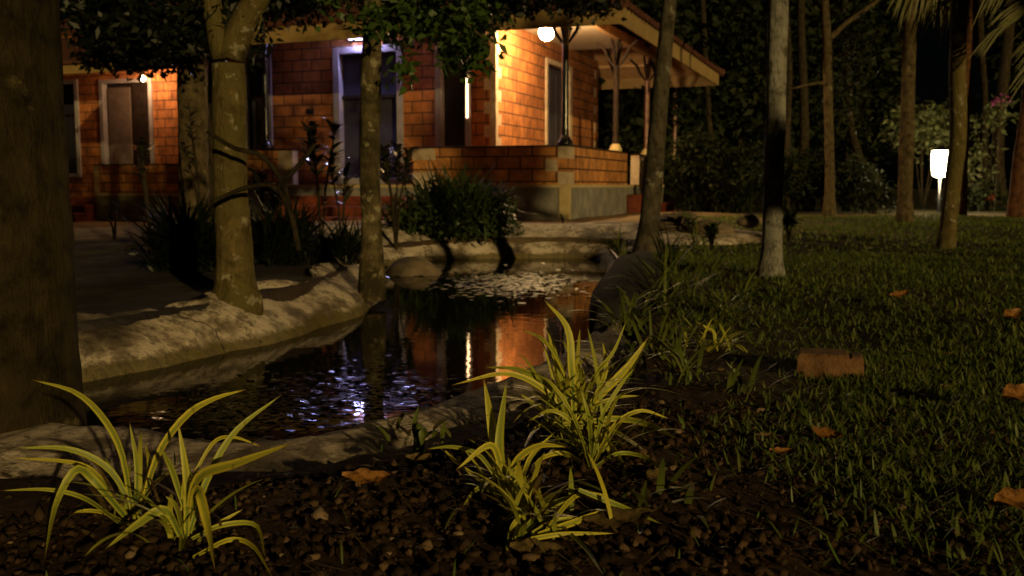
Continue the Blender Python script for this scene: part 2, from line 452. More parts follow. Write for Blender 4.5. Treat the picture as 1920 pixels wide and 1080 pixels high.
def groundmat():
    m, n, l, b = newmat("ground_mix")
    tc = n.new("ShaderNodeTexCoord").outputs["Object"]
    sp = n.new("ShaderNodeSeparateXYZ"); l.new(tc, sp.inputs[0])
    def mr(v, a, b_):
        x = n.new("ShaderNodeMapRange"); x.inputs[1].default_value = a; x.inputs[2].default_value = b_; x.clamp = True
        l.new(v, x.inputs[0]); return x.outputs[0]
    def mth(op, a, b_):
        x = n.new("ShaderNodeMath"); x.operation = op
        for i, v in enumerate((a, b_)):
            if hasattr(v, "links"): l.new(v, x.inputs[i])
            else: x.inputs[i].default_value = v
        return x.outputs[0]
    wob = mth('MULTIPLY', noise(n, l, tc, 1.6, 5), .9)
    X = mth('ADD', sp.outputs[0], wob); Yy = mth('ADD', sp.outputs[1], wob)
    f = noise(n, l, tc, 26, 8, .7)
    soil = ramp(n, l, f, [(.3, (.022, .012, .007)), (.55, (.065, .034, .018)), (.75, (.13, .07, .04))])
    lawn = ramp(n, l, f, [(.3, (.02, .018, .008)), (.7, (.05, .045, .018))])
    dirt = ramp(n, l, noise(n, l, tc, 2.3, 8, .7), [(.3, (.018, .014, .017)), (.5, (.042, .034, .038)), (.72, (.10, .08, .082))])
    c = mixc(n, l, mr(X, .9, 1.5), soil, lawn)
    c = mixc(n, l, mth('MULTIPLY', mr(X, -.4, -.9), mr(Yy, 3.4, 4.2)), c, dirt)
    c = mixc(n, l, mth('MULTIPLY', mr(Yy, 9.8, 10.8), mr(X, 5.0, 4.0)), c, ramp(n, l, noise(n, l, tc, 3.1, 8, .7), [(.3, (.10, .07, .045)), (.7, (.26, .19, .12))]))
    # a worn sandy track running across the far side of the lawn
    tr = mth('MULTIPLY', mr(sp.outputs[1], 15.2, 15.7), mr(sp.outputs[1], 17.6, 17.0))
    tr = mth('MULTIPLY', tr, mr(sp.outputs[0], 3.0, 3.6))
    c = mixc(n, l, tr, c, ramp(n, l, f, [(.3, (.14, .10, .05)), (.7, (.26, .19, .10))]))
    l.new(c, b.inputs["Base Color"]); b.inputs["Roughness"].default_value = .95
    b.inputs["Specular IOR Level"].default_value = .15
    bump(n, l, f, b, .9, .02)
    return m
g = npmesh("ground", np.stack([GX, GY, GZ], -1), FF, groundmat(), None, True)
tag(g, kind="structure")

# water
def watermat():
    m, n, l, b = newmat("pond_water")
    tc = n.new("ShaderNodeTexCoord").outputs["Object"]
    b.inputs["Base Color"].default_value = (.008, .008, .005, 1)
    b.inputs["Roughness"].default_value = .03
    b.inputs["IOR"].default_value = 1.30
    b.inputs["Specular IOR Level"].default_value = .27
    bump(n, l, noise(n, l, tc, 9, 2), b, .06, .01)
    return m
wx0, wx1, wy0, wy1 = -1.95, 1.15, 2.0, 9.8
wo = MB().add([(wx0, wy0, 0), (wx1, wy0, 0), (wx1, wy1, 0), (wx0, wy1, 0)], [(0, 1, 2, 3)]).build("water", watermat())
tag(wo, kind="structure")

# the cast cement bank round the pond
def bank():
    n = len(POND)
    nxt = np.roll(POND, -3, 0) - np.roll(POND, 3, 0)
    T = nxt / np.linalg.norm(nxt, axis=1)[:, None]
    N = np.stack([T[:, 1], -T[:, 0]], 1)
    V = []
    for i in range(n):
        x, y = POND[i]
        left = smooth(-.45, -.75, x) * smooth(2.6, 3.2, y) * smooth(9.4, 8.4, y)
        far = smooth(8.3, 9.2, y)
        h = .155 + .035 * left + .13 * far
        nl = smooth(-.35, -.85, x) * smooth(3.0, 2.5, y)
        rt = smooth(.12, .35, x) * smooth(3.2, 3.7, y) * smooth(8.8, 8.0, y)
        nsl = smooth(3.6, 3.0, y)
        wd = .28 - .13 * left + .75 * far + .34 * nl
        wd -= .17 * rt
        lean = .03 + .24 * left + .55 * far
        h -= .02 * rt
        j = 1 + .10 * math.sin(i * .33) * left
        fac = left * (.028 * abs(math.sin(i * .21)) + .010 * math.sin(i * .9))
        prof = [(-.03, -.45), (-.01, -.05), (lean * .25, h * .35), (lean * .7, h * .75), (lean + .02, h * .96), (lean + .06, h),
                (lean + wd * .45, h + .006 - .010 * nsl), (lean + wd * .8, h - .032 * nsl), (lean + wd, h - .03 - .035 * nsl), (lean + wd + .03, h - .12), (lean + wd + .05, -.3)]
        for k, (o, z) in enumerate(prof):
            e = random.uniform(-.004, .004) + (.014 * math.sin(i * .23 + k * .6) + .009 * math.sin(i * .47 - k) + .006 * math.sin(i * 1.1 + k * 2.1)) * (.3 + left + .6 * far)
            oo = o * j + (fac if 1 < k < 7 else 0) + e
            V.append((x + N[i][0] * oo, y + N[i][1] * oo, z + (e if k > 1 else 0)))
    K = 11; Fs = []
    for i in range(n):
        q = (i + 1) % n
        for k in range(K - 1):
            Fs.append((i * K + k, q * K + k, q * K + k + 1, i * K + k + 1))
    # orientation: outward normals upward
    o = MB().add(V, Fs).build("pond_bank", M_curb, None, True)
    return o
pb = bank()
tag(pb, "rounded bank of stained cement running all round the dark pond", "pond bank")

# ------------------------------------------------------------------ brick house
TH = R(20); HC, HS = math.cos(TH), math.sin(TH)
C0 = np.array([.84, 14.9, 0.0])
def wloc(X, Y, z=0.0, C=C0):
    return np.array([C[0] + X * HC + Y * HS, C[1] - X * HS + Y * HC, z])
def solveX(px, Y, z, C=C0):
    u = (px - 960) / F
    # x = u*(y cp - (z-e) sp)
    A = HC + u * CP * HS; B = C[0] + Y * HS - u * (CP * (C[1] + Y * HC) - (z - EYE) * SP)
    return -B / A
def solveY(px, X, z, C=C0):
    u = (px - 960) / F
    A = HS - u * CP * HC; B = C[0] + X * HC - u * (CP * (C[1] - X * HS) - (z - EYE) * SP)
    return -B / A
FL = .70; GR = .18; PAR = .58; EB, ET = 2.85, 3.07
house = thing("brick_house", C0, "orange laterite brick house with deep tiled verandah roof, standing behind the pond", "house", rz=-TH)
H = house
XL = -6.9
YB = solveY(1116, -1.5, 1.5)      # back end of the side wall
YE = solveY(1345, 1.0, 2.9)       # far eave
# plinth
x_open0, x_open1 = solveX(548, 0, 1.0), solveX(775, 0, 1.0)     # front step opening
y_op0 = solveY(1176, 0, 1.0); y_op1 = y_op0 + .95
mb = MB(); mb.box(XL, 0, 0, YB + .1, -.3, FL - .03); mb.build("plinth", M_cement, H)
mb = MB(); mb.box(XL, .012, -.012, YB + .1, FL - .03, FL + .015)
mb.box(-.14, .014, -.014, .10, -.2, FL - .031)
mb.build("plinth_band", M_plband, H)
fl = MB(); fl.box(XL + .01, -.16, .16, YB, FL + .016, FL + .022); fl.build("floor", M_red, H)
def parapet(x0, x1, y0, y1, ends=True):
    p = MB(); p.box(x0, x1, y0, y1, FL + .016, FL + PAR); o = p.build("parapet", M_brick2, H)
    c = MB(); c.box(x0 - .015, x1 + .015, y0 - .015, y1 + .015, FL + PAR, FL + PAR + .025, .006); c.build("coping", M_wood, o)
    return o
parapet(x_open1, -.001, 0, .15)
parapet(XL, x_open0, 0, .15)
parapet(-.15, 0, .152, y_op0)
parapet(-.15, 0, y_op1, YB)
class EachBox:
    def __init__(s, name): s.name = name
    def box(s, *a): MB().box(*a).build(s.name, M_pale, H)
q = EachBox("corner_block")
for k, (a, b) in enumerate(((-.0, -.16), (-.17, -.36), (0, -.16))):
    q.box(b, a + .004 if k != 1 else a, -.006, .10, FL + .02 + k * .19, FL + .02 + k * .19 + .185)
q.box(-.08, .006, .10, .28, FL + .02, FL + .205); q.box(-.08, .006, .10, .28, FL + .40, FL + .575)
q.box(x_open1 - .01, x_open1 + .38, -.006, .10, FL + .02, FL + .21)
q.box(x_open1 - .01, x_open1 + .38, -.006, .10, FL + .40, FL + .575)
q.box(x_open0 - .26, x_open0 + .01, -.006, .158, FL + .02, FL + PAR - .01)
q.box(-.158, .01, y_op1 - .01, y_op1 + .5, FL + .02, FL + PAR - .01)
q.box(-.1, .008, YB - .16, YB + .006, FL + .02, FL + PAR - .01)
# steps
for (a, b, lab) in ((x_open0, x_open1, 0),):
    for k in range(3):
        s_ = MB(); s_.box(a, b, -.30 * (3 - k), -.001 if k == 2 else -.3 * (2 - k), -.3, FL - .16 * (3 - k) + .0, .01); s_.build("step", M_red, H)
for k in range(3):
    s_ = MB(); s_.box(.30 * (2 - k) + .015, .30 * (3 - k), y_op0 - .05, y_op1 + .7 - .2 * k, -.3, FL - .16 * (3 - k), .01); s_.build("step", M_red, H)

# walls with openings
YW = .9; XW = -1.5; WT = 4.2
def wall_x(y0, y1, x0, x1, holes, z0, z1, parent, name="wall"):
    """wall along x, holes = (xa, xb, za, zb)"""
    m_ = MB(); xs = x0
    for (a, b, za, zb) in sorted(holes):
        m_.box(xs, a, y0, y1, z0, z1)
        if za > z0 + .01: m_.box(a, b, y0, y1, z0, za)
        m_.box(a, b, y0, y1, zb, z1)
        xs = b
    m_.box(xs, x1, y0, y1, z0, z1)
    return m_.build(name, M_brick, parent)
def wall_y(x0, x1, y0, y1, holes, z0, z1, parent, name="wall"):
    m_ = MB(); ys = y0
    for (a, b, za, zb) in sorted(holes):
        m_.box(x0, x1, ys, a, z0, z1)
        if za > z0 + .01: m_.box(x0, x1, a, b, z0, za)
        m_.box(x0, x1, a, b, zb, z1)
        ys = b
    m_.box(x0, x1, ys, y1, z0, z1)
    return m_.build(name, M_brick, parent)
fx = lambda px, z=1.6: solveX(px, YW, z)
LZ = 3.03
D1 = (fx(455), fx(512)); D2 = (fx(628), fx(757)); D3 = (fx(818), fx(884))
wall_x(YW, YW + .22, XL + .1, XW, [(D1[0], D1[1], FL + .1, LZ), (D2[0], D2[1], FL, LZ), (D3[0], D3[1], FL + .35, LZ)], FL + .018, WT, H)
S1 = (solveY(1022, XW, 1.5), solveY(1070, XW, 1.5))
wall_y(XW - .22, XW, YW + .22, YB, [(S1[0], S1[1], FL, 3.05)], FL + .018, WT, H)
wall_x(YB, YB + .2, XL + .1, XW, [], FL - .3, WT, H)
wall_y(XL, XL + .1, 0.15, YB, [], FL + .018, WT, H)
# interlocking pale quoins
qn = EachBox("quoin")
k = 0; z = FL + .02
while z < 3.4:
    if k % 2 == 0:
        qn.box(XW - .20, XW + .004, YW - .006, YW + .1, z, z + .186)
        qn.box(XW - .1, XW + .006, YB - .10, YB + .01, z, z + .186)
    else:
        qn.box(XW - .1, XW + .006, YW - .004, YW + .24, z, z + .186)
    z += .19; k += 1
def frame_x(a, b, za, zb, y, parent, w_=.09, name="window_frame", mullion=True, glass=M_glass, sub=True):
    m_ = MB()
    m_.box(a, a + w_, y - .035, y + .12, za, zb, .006); m_.box(b - w_, b, y - .035, y + .12, za, zb, .006)
    m_.box(a + w_, b - w_, y - .03, y + .12, zb - w_, zb, .006); m_.box(a + w_, b - w_, y - .03, y + .12, za, za + w_, .006)
    fr = m_.build(name, M_frame, parent)
    m2 = MB(); m2.box(a + w_, b - w_, y + .13, y + .14, za + w_, zb - w_); m2.build("pane", glass, fr)
    if mullion:
        m3 = MB(); cx = (a + b) / 2; m3.box(cx - .03, cx + .03, y + .05, y + .128, za + w_ + .002, zb - w_ - .002)
        m3.box(a + w_ + .002, cx - .032, y + .06, y + .127, (za + zb) / 2 + .3, (za + zb) / 2 + .35)
        m3.box(cx + .032, b - w_ - .002, y + .06, y + .127, (za + zb) / 2 + .3, (za + zb) / 2 + .35)
        m3.build("mullion", M_wood, fr)
    return fr
frame_x(D1[0], D1[1], FL + .1, LZ, YW, H, .07)
frame_x(D2[0], D2[1], FL + .02, LZ, YW, H, .11, "door_frame", True, M_room)
frame_x(D3[0], D3[1], FL + .35, LZ, YW, H, .10, "window_frame", False)
# side door
m_ = MB()
m_.box(XW - .1, XW + .03, S1[0], S1[0] + .09, FL + .02, 3.05, .005); m_.box(XW - .1, XW + .03, S1[1] - .16, S1[1], FL + .02, 3.05, .005)
m_.box(XW - .1, XW + .025, S1[0] + .09, S1[1] - .16, 2.96, 3.05, .005)
fr = m_.build("door_frame", M_pale, H)
m_ = MB(); m_.box(XW - .14, XW - .11, S1[0] + .09, S1[1] - .16, FL + .02, 2.96)
for yy in np.linspace(S1[0] + .2, S1[1] - .3, 4): m_.box(XW - .108, XW - .098, yy, yy + .16, 1.0, 2.8)
dr = m_.build("door", M_room, H)
m_ = MB(); m_.tube([(XW - .09, S1[0] + .2, 1.7), (XW - .03, S1[0] + .2, 1.7), (XW - .03, S1[0] + .32, 1.7)], .012, 6); m_.build("handle", M_pole, dr)
# switch plate
m_ = MB(); xx = fx(583); m_.box(xx - .07, xx + .07, YW - .03, YW, 1.93, 2.02, .008); m_.build("name_plate", M_pole, H)

# roof: hip end to the right; slopes rise inward
pitch = math.tan(R(27)); XE, YF = 1.0, -1.0
YM = (YF + YE) / 2; rise = (YM - YF) * pitch; zE = ET
XRg = XE - (YM - YF); XLr = XL - .9
def slab(P, t, name, m_, parent, off=0.0):
    b = [(x, y, z + off) for x, y, z in P]; tp = [(x, y, z + off + t) for x, y, z in P]; n = len(P)
    Fs = [tuple(range(n - 1, -1, -1)), tuple(range(n, 2 * n))] + [(i, (i + 1) % n, (i + 1) % n + n, i + n) for i in range(n)]
    return MB().add(b + tp, Fs).build(name, m_, parent)
e = .0
FRT = [(XLr, YF, zE), (XE, YF, zE), (XRg, YM, zE + rise), (XLr, YM, zE + rise)]
RGT = [(XE, YF, zE), (XE, YE, zE), (XRg, YM, zE + rise)]
BCK = [(XE, YE, zE), (XLr, YE, zE), (XLr, YM, zE + rise), (XRg, YM, zE + rise)]
def ext(P):
    c = np.mean(P, 0); return P
for P in (FRT, RGT, BCK):
    rf = slab(P, .03, "ceiling", M_soffit, H, 0.0)
    tl = slab([(x * 1.0 + (.06 if x > .9 else 0), y + (-.06 if y < -.9 else (.06 if y > YE - .01 else 0)), z) for x, y, z in P], .06, "roof", M_tile, H, .034)
# raised rows of tile ends along the eaves
te = MB()
for i, y in enumerate(np.arange(YF + .05, YE, .22)):
    te.tube([(XE + .10, y, zE + .045), (XE - .5, y, zE + .045 + .6 * pitch)], .045, 6)
for x in np.arange(XLr, XE, .22):
    te.tube([(x, YF - .10, zE + .045), (x, YF + .5, zE + .045 + .6 * pitch)], .045, 6)
te.tube([(XE + .1, YF - .1, zE + .05), (XRg, YM, zE + rise + .1)], .08, 8)
te.tube([(XE + .1, YE + .1, zE + .05), (XRg, YM, zE + rise + .1)], .08, 8)
te.tube([(XLr, YM, zE + rise + .1), (XRg, YM, zE + rise + .1)], .09, 8)
te.build("ridge_tiles", M_tile, H)
def fascia(P, name="fascia"):
    return P.build(name, M_fascia, H)
fascia(MB().box(XLr, XE + .012, YF - .03, YF - .001, EB, ET + .03))
fascia(MB().box(XE - .001, XE + .03, YF, YE, EB, ET + .03))
fascia(MB().box(XLr, XE + .012, YE + .001, YE + .03, EB, ET + .03))
# rafters under the slopes
rt = MB()
def rafter(x0, y0, x1, y1, z0, z1, w_=.035, d=.09):
    dx, dy = x1 - x0, y1 - y0; L_ = math.hypot(dx, dy); nx_, ny_ = -dy / L_ * w_, dx / L_ * w_
    V = []
    for x, y, z in ((x0, y0, z0), (x1, y1, z1)):
        V += [(x + nx_, y + ny_, z - d), (x - nx_, y - ny_, z - d), (x - nx_, y - ny_, z - .004), (x + nx_, y + ny_, z - .004)]
    rt.add(V, [(0, 1, 2, 3), (7, 6, 5, 4), (0, 4, 5, 1), (1, 5, 6, 2), (2, 6, 7, 3), (3, 7, 4, 0)])
for y in np.arange(YF + .8, YE - .3, .9):
    dd = min(y - YF, YE - y) - .1; rafter(XE - .01, y, XE - dd, y, zE, zE + dd * pitch)
for x in np.arange(XLr + .3, XE - .2, .9):
    dd = min(YM - YF, XE - x) - .1
    if dd > .3: rafter(x, YF + .01, x, YF + dd, zE, zE + dd * pitch); rafter(x, YE - .01, x, YE - dd, zE, zE + dd * pitch)
rt.build("rafters", M_wood, H)
# beam the posts carry
zb = 2.92; bm = MB()
zc = zE + 1.0 * pitch
bm.box(XLr + .5, -.02, .02, .12, zc - .32, zc - .16); bm.box(-.12, -.02, .12, YB + .3, zc - .32, zc - .16)
bm.box(XLr + .5, -.02, YB + .3, YB + .4, zc - .32, zc - .16)
bm.build("verandah_beam", M_soffit, H)
m_ = MB(); m_.box(-1.5, -.125, .125, S1[1], 3.38, 3.41); m_.box(XLr + .5, -1.501, .125, .9, 3.38, 3.41); m_.build("verandah_ceiling", M_ceil, H)
def post(x, y, m_, ped=True):
    p = MB(); zt = zc - .325; z0 = FL + PAR + .03
    pr = [(.085, z0), (.09, z0 + .03), (.085, z0 + .08), (.065, z0 + .12), (.052, z0 + .16), (.06, z0 + .20), (.052, z0 + .25), (.049, zt - .5), (.055, zt - .45), (.045, zt - .4),
          (.05, zt - .3), (.07, zt - .22), (.055, zt - .15), (.05, zt - .08), (.08, zt - .02), (.08, zt)]
    p.lathe(pr, x, y, 16)
    o = p.build("post", m_, H, True)
    b = MB()
    for dx, dy in ((1, 0), (-1, 0), (0, 1), (0, -1)):
        b.tube([(x + dx * .05, y + dy * .05, zt - .45), (x + dx * .16, y + dy * .16, zt - .30), (x + dx * .22, y + dy * .22, zt - .16), (x + dx * .36, y + dy * .36, zt - .03)], [.02, .028, .03, .022], 6)
    b.build("bracket", M_wood, o)
    f_ = MB(); f_.lathe([(.12, z0 - .01), (.12, z0 + .03), (.07, z0 + .12), (.05, z0 + .14)], x, y, 14); f_.build("post_foot", M_pole if m_ is M_pole else M_plband, o, True)
    return o
post(-.08, .08, M_pole)
post(solveX(498, .08, 2), .08, M_pole)
post(-.08, solveY(1155, -.08, 2), M_wood)
post(-.08, solveY(1213, -.08, 2), M_redpost)
post(-.08, solveY(1265, -.08, 2), M_redpost)

# lamps of the house: each stands on the house but is a lamp of its own
def globe(r, c, n=24, m=12):
    V = []; Fs = []
    for i in range(m + 1):
        a = math.pi * i / m
        for k_ in range(n):
            b = 2 * math.pi * k_ / n
            V.append((c[0] + r * math.sin(a) * math.cos(b), c[1] + r * math.sin(a) * math.sin(b), c[2] + r * math.cos(a)))
    for i in range(m):
        for k_ in range(n):
            q_ = (k_ + 1) % n; Fs.append((i * n + k_, (i + 1) * n + k_, (i + 1) * n + q_, i * n + q_))
    return V, Fs
lp = wloc(-.76, 1.25, 3.14)
pl = thing("porch_lamp", lp, "glowing round porch lamp under the eave at the near corner of the brick house", "lamp")
MB().add(*globe(.12, (0, 0, 0))).build("bulb", emit("porch_bulb", (1.0, .66, .28), 820), pl, True)
MB().lathe([(.03, .119), (.05, .125), (.05, .16), (.02, .17), (.012, .236)], 0, 0, 14).build("lamp_holder", M_pole, pl, True)
tl = wloc(fx(690), YW - .09, 3.16)
tube = thing("tube_light", tl, "cool white tube light mounted over the double door behind the mottled trunk", "lamp", rz=-TH)
MB().tube([(-.28, 0, 0), (.28, 0, 0)], .017, 10).build("tube", emit("cool_tube", (.52, .50, 1.0), 330), tube, True)
MB().box(-.32, .32, .022, .085, -.03, .04, .006).build("tube_housing", M_frame, tube)
vt = wloc(fx(878), YW - .045, 2.13)
vtube = thing("wall_tube_lamp", vt, "slim upright warm light strip on the window frame beside the house corner", "lamp", rz=-TH)
MB().tube([(0, 0, -.33), (0, 0, .33)], .013, 10).build("tube", emit("warm_tube", (1.0, .60, .28), 10), vtube, True)
MB().box(-.022, .022, .018, .04, -.36, .36).build("tube_housing", M_frame, vtube)

# ------------------------------------------------------------------ the lower brick cottage on the left
C2 = np.array([-6.75, 20.3, 0.0])
cot = thing("brick_cottage", C2, "lower orange brick cottage with a curtained doorway, half hidden by the big left trunk", "house", rz=-TH)
f2 = .52; g2 = -.2
def sx2(px, Y, z=1.4): return solveX(px, Y, z, C2)
XA = sx2(176, 0); XB = 1.1; XZ = sx2(60, 0)
m_ = MB(); m_.box(XA, XB, 0, 3.5, g2, f2 - .03); m_.build("plinth", M_mossy, cot)
m_ = MB(); m_.box(XA - .01, XB, -.014, .2, f2 - .03, f2 + .02); m_.box(XA - .012, XA + .1, -.016, .17, f2 + .021, f2 + .60); m_.build("plinth_band", M_plband, cot)
m_ = MB(); m_.box(XA + .101, XB, 0, .15, f2 + .021, f2 + .60); po = m_.build("parapet", M_brick2, cot)
m_ = MB(); m_.box(XA, XB + .02, -.015, .165, f2 + .60, f2 + .625); m_.build("coping", M_wood, po)
cw = .55
da, db = sx2(192, cw), sx2(290, cw); wa, wb = sx2(60, cw), sx2(152, cw)
mw = MB(); 
wall_x(cw, cw + .2, XZ - .5, XB + 1.6, [(da, db, f2, 2.95), (wa, wb, f2 + .35, 2.98)], g2, 3.9, cot)
frd = frame_x(da, db, f2 + .02, 2.95, cw, cot, .09, "door_frame", False, M_wood)
m_ = MB(); 
ca, cb_ = sx2(208, cw + .1), sx2(250, cw + .1)
for i in range(9):
    t0 = ca + (cb_ - ca) * i / 9; m_.tube([(t0 + .02, cw + .10, f2 + .4), (t0 + .02, cw + .10, 2.78)], .035, 8)
m_.build("curtain", M_curtain, frd)
m_ = MB(); m_.box(cb_ + .05, db - .16, cw + .07, cw + .11, f2 + .03, 2.84); m_.box(cb_ + .12, db - .24, cw + .055, cw + .069, f2 + .25, 1.5); m_.box(cb_ + .12, db - .24, cw + .055, cw + .069, 1.6, 2.7); m_.build("door", M_wood, frd)
frame_x(wa, wb, f2 + .35, 2.98, cw, cot, .09, "window_frame", True)
for k in range(3):
    m_ = MB(); m_.box(XA - 1.6, XA - .015, -.3 * (3 - k) + .3, -.3 * (2 - k) + .3, g2, f2 - .16 * (3 - k) + .1, .01); m_.build("step", M_red, cot)
m_ = MB(); m_.box(XZ - .5, XB + 1.6, -.8, -.77, 2.92, 3.14); m_.build("fascia", M_fascia, cot)
slab([(XZ - .6, -.8, 3.1), (XB + 1.7, -.8, 3.1), (XB + 1.7, 2.6, 4.8), (XZ - .6, 2.6, 4.8)], .03, "ceiling", M_soffit, cot)
slab([(XZ - .7, -.86, 3.07), (XB + 1.8, -.86, 3.07), (XB + 1.8, 2.6, 4.8), (XZ - .7, 2.6, 4.8)], .07, "roof", M_tile, cot, .034)
l2 = wloc(sx2(300, cw), cw - .45, 2.88, C2)
cl = thing("cottage_lamp", l2, "small warm lamp hung under the cottage eave, screened by hanging leaves", "lamp", rz=-TH)
MB().add(*globe(.05, (0, 0, 0))).build("bulb", emit("cottage_bulb", (1.0, .58, .26), 700), cl, True)
MB().box(-.03, .03, -.03, .03, .048, .50, .005).build("lamp_holder", M_pole, cl)

# ------------------------------------------------------------------ garden lantern
gl0 = at(1760, 391, 18.6); gl0[2] = .12
gp = gl0.copy()
lan = thing("garden_lantern", gp, "glowing white garden lantern on a thin post beside the leaning palm trunk", "lamp")
zc_ = .2 + .98 - .15
MB().lathe([(.07, 0), (.06, .06), (.03, .08), (.028, .74)], 0, 0, 12).build("lamp_post", M_pole, lan, True)
MB().lathe([(.08, .74), (.145, .77), (.165, .92), (.18, 1.17), (.16, 1.22)], 0, 0, 8).build("lantern_glass", emit("lantern_glow", (1.0, .78, .42), 65), lan)
MB().lathe([(.185, 1.2202), (.185, 1.24), (.07, 1.28), (.03, 1.31)], 0, 0, 8).build("lantern_cap", M_pole, lan)

# ------------------------------------------------------------------ foliage generators
def blades(base, length, width, az, lean, curl, seg=4, twist=.3, fold=.0):
    """ribbon blades; arrays of equal length n -> V,F"""
    n = len(base); t = np.linspace(0, 1, seg + 1)
    ca, sa = np.cos(az), np.sin(az)
    pos = base.copy(); V = np.zeros((n, seg + 1, 2, 3)); ang = lean.copy()
    side = np.stack([-sa, ca, np.zeros(n)], 1)
    for i in range(seg + 1):
        wd = width * (np.sin(np.pi * min(.12 + t[i] * .88, 1.0)) ** .6 if i < seg else .04) * .5
        V[:, i, 0] = pos - side * wd[:, None]; V[:, i, 1] = pos + side * wd[:, None]
        d = np.stack([np.sin(ang) * ca, np.sin(ang) * sa, np.cos(ang)], 1)
        pos = pos + d * (length / seg)[:, None]; ang = ang + curl / seg
    Vv = V.reshape(-1, 3); Fs = []
    b0 = (np.arange(n) * (seg + 1) * 2)[:, None]
    for i in range(seg):
        Fs.append(b0 + np.array([2 * i, 2 * i + 1, 2 * i + 3, 2 * i + 2])[None])
    return Vv, np.concatenate(Fs)

def leaves(P, size, width, seedoff=0, droop=.4, flat=0.0):
    """folded pointed leaves at points P (n,3): 6-vertex, 4 quads-as-two quads"""
    n = len(P)
    d = rng.normal(size=(n, 3)); d[:, 2] = d[:, 2] * .6 - droop; d /= np.linalg.norm(d, axis=1)[:, None]
    up = rng.normal(size=(n, 3)) * (1 - flat) + np.array([0, 0, 1.0]) * (.6 + flat)
    s = np.cross(d, up); s /= np.linalg.norm(s, axis=1)[:, None] + 1e-9
    nn = np.cross(s, d)
    L = (size * rng.uniform(.6, 1.25, n))[:, None]; W = (width * rng.uniform(.7, 1.2, n))[:, None]
    a = P; m1 = P + d * L * .45 + nn * W * .0; tip = P + d * L - nn * L * .12
    l1 = P + d * L * .4 - s * W * .5 + nn * W * .18; r1 = P + d * L * .4 + s * W * .5 + nn * W * .18
    V = np.stack([a, l1, tip, r1], 1).reshape(-1, 3)
    b = (np.arange(n) * 4)[:, None]
    return V, b + np.array([[0, 1, 2, 3]])

def cloud(c, r, nclump, per, spread, shell=.5):
    """points clumped inside an ellipsoid"""
    u = rng.normal(size=(nclump, 3)); u /= np.linalg.norm(u, axis=1)[:, None]
    rad = (shell + (1 - shell) * rng.random(nclump)) [:, None]
    cc = np.array(c) + u * rad * np.array(r)
    P = cc[:, None, :] + rng.normal(size=(nclump, per, 3)) * spread
    return P.reshape(-1, 3), cc

def join(parts):
    Vs = []; Fs = []; o = 0
    for V, Fc in parts:
        Vs.append(V); Fs.append(Fc + o); o += len(V)
    return np.concatenate(Vs), np.concatenate(Fs)

def spline(P, n):
    P = np.array(P, float)
    if len(P) == 2: P = np.array([P[0], (P[0] + P[1]) / 2, P[1]])
    Q = np.concatenate([[2 * P[0] - P[1]], P, [2 * P[-1] - P[-2]]]); out = []
    segs = len(P) - 1
    for s_ in np.linspace(0, segs, n):
        i = min(int(s_), segs - 1); t = s_ - i
        p0, p1, p2, p3 = Q[i], Q[i + 1], Q[i + 2], Q[i + 3]
        out.append(.5 * ((2 * p1) + (-p0 + p2) * t + (2 * p0 - 5 * p1 + 4 * p2 - p3) * t * t + (-p0 + 3 * p1 - 3 * p2 + p3) * t ** 3))
    return np.array(out)

def ribbon(P, w_, n=14, up=Vector((0, -1, .35)), fold=.18):
    Q = spline(P, n); V = []; Fs = []
    for i in range(n):
        t = Vector(Q[min(i + 1, n - 1)] - Q[max(i - 1, 0)]).normalized()
        s_ = t.cross(up)
        if s_.length < .05: s_ = t.cross(Vector((1, 0, 0)))
        s_.normalize(); nn = s_.cross(t)
        u = i / (n - 1); ww = w_ * .5 * min(1, .62 + u * 1.2) * (1 - max(0, (u - .45) / .55) ** 1.8) + .0003
        q_ = Vector(Q[i]); V += [q_ - s_ * ww, q_ - nn * ww * fold * 2, q_ + s_ * ww]
    for i in range(n - 1):
        for k_ in (0, 1):
            a = i * 3 + k_; Fs.append((a, a + 1, a + 4, a + 3))
    return np.array([tuple(v) for v in V]), np.array(Fs)

# ------------------------------------------------------------------ trees
TREES = "tree trunks round the pond and lawn"
def tree(name, P, rad, m_, label, cat="tree", crown=None, branches=(), group=None, n=14, flare=1.5, cm=None, csize=.12, wob=.05, rings=26):
    """P trunk path in world space, first point at the ground"""
    P = np.array(P, float); org = P[0].copy()
    t = thing(name, org, label, cat, group)
    Q = spline(P - org, rings); rr = np.interp(np.linspace(0, 1, rings), np.linspace(0, 1, len(rad)), rad)
    for i in range(4): rr[i] *= 1 + (flare - 1) * (1 - i / 4) ** 2
    Q[0, 2] -= .12
    b = MB(); b.tube(Q, list(rr), n, wob=wob); b.build("trunk", m_, t, True)
    for bp, br in branches:
        bb = MB(); BP = np.array(bp, float) - org; bb.tube(spline(BP, 9), list(np.linspace(br[0], br[1], 9)), 7, wob=.06); bb.build("branch", m_, t, True)
    if crown:
        parts = []
        for (c, r, nc, per, sp_) in crown:
            pts, cc = cloud(np.array(c, float) - org, r, nc, per, sp_)
            parts.append(leaves(pts, csize, csize * .5))
        V, Fc = join(parts)
        npmesh("crown", V, Fc, cm or M_leafdk, t)
    return t

# 1 big trunk at the left edge
b1 = onz(72, 772, .19)
tree("broad_tree", [(-1.27, 2.36, .10), (-1.28, 2.38, .5), (-1.295, 2.40, 1.0), (-1.30, 2.42, 1.6), (-1.32, 2.45, 2.6), (-1.3, 2.5, 4.6)],
     [.215, .212, .212, .21, .20, .17], M_bk_big, "very broad dark trunk filling the left edge of the view, nearest of all the trees",
     crown=[((-2.6, 1.6, 6.3), (1.4, 1.2, .8), 120, 14, .14)], n=28, flare=1.05, wob=.02, rings=40)
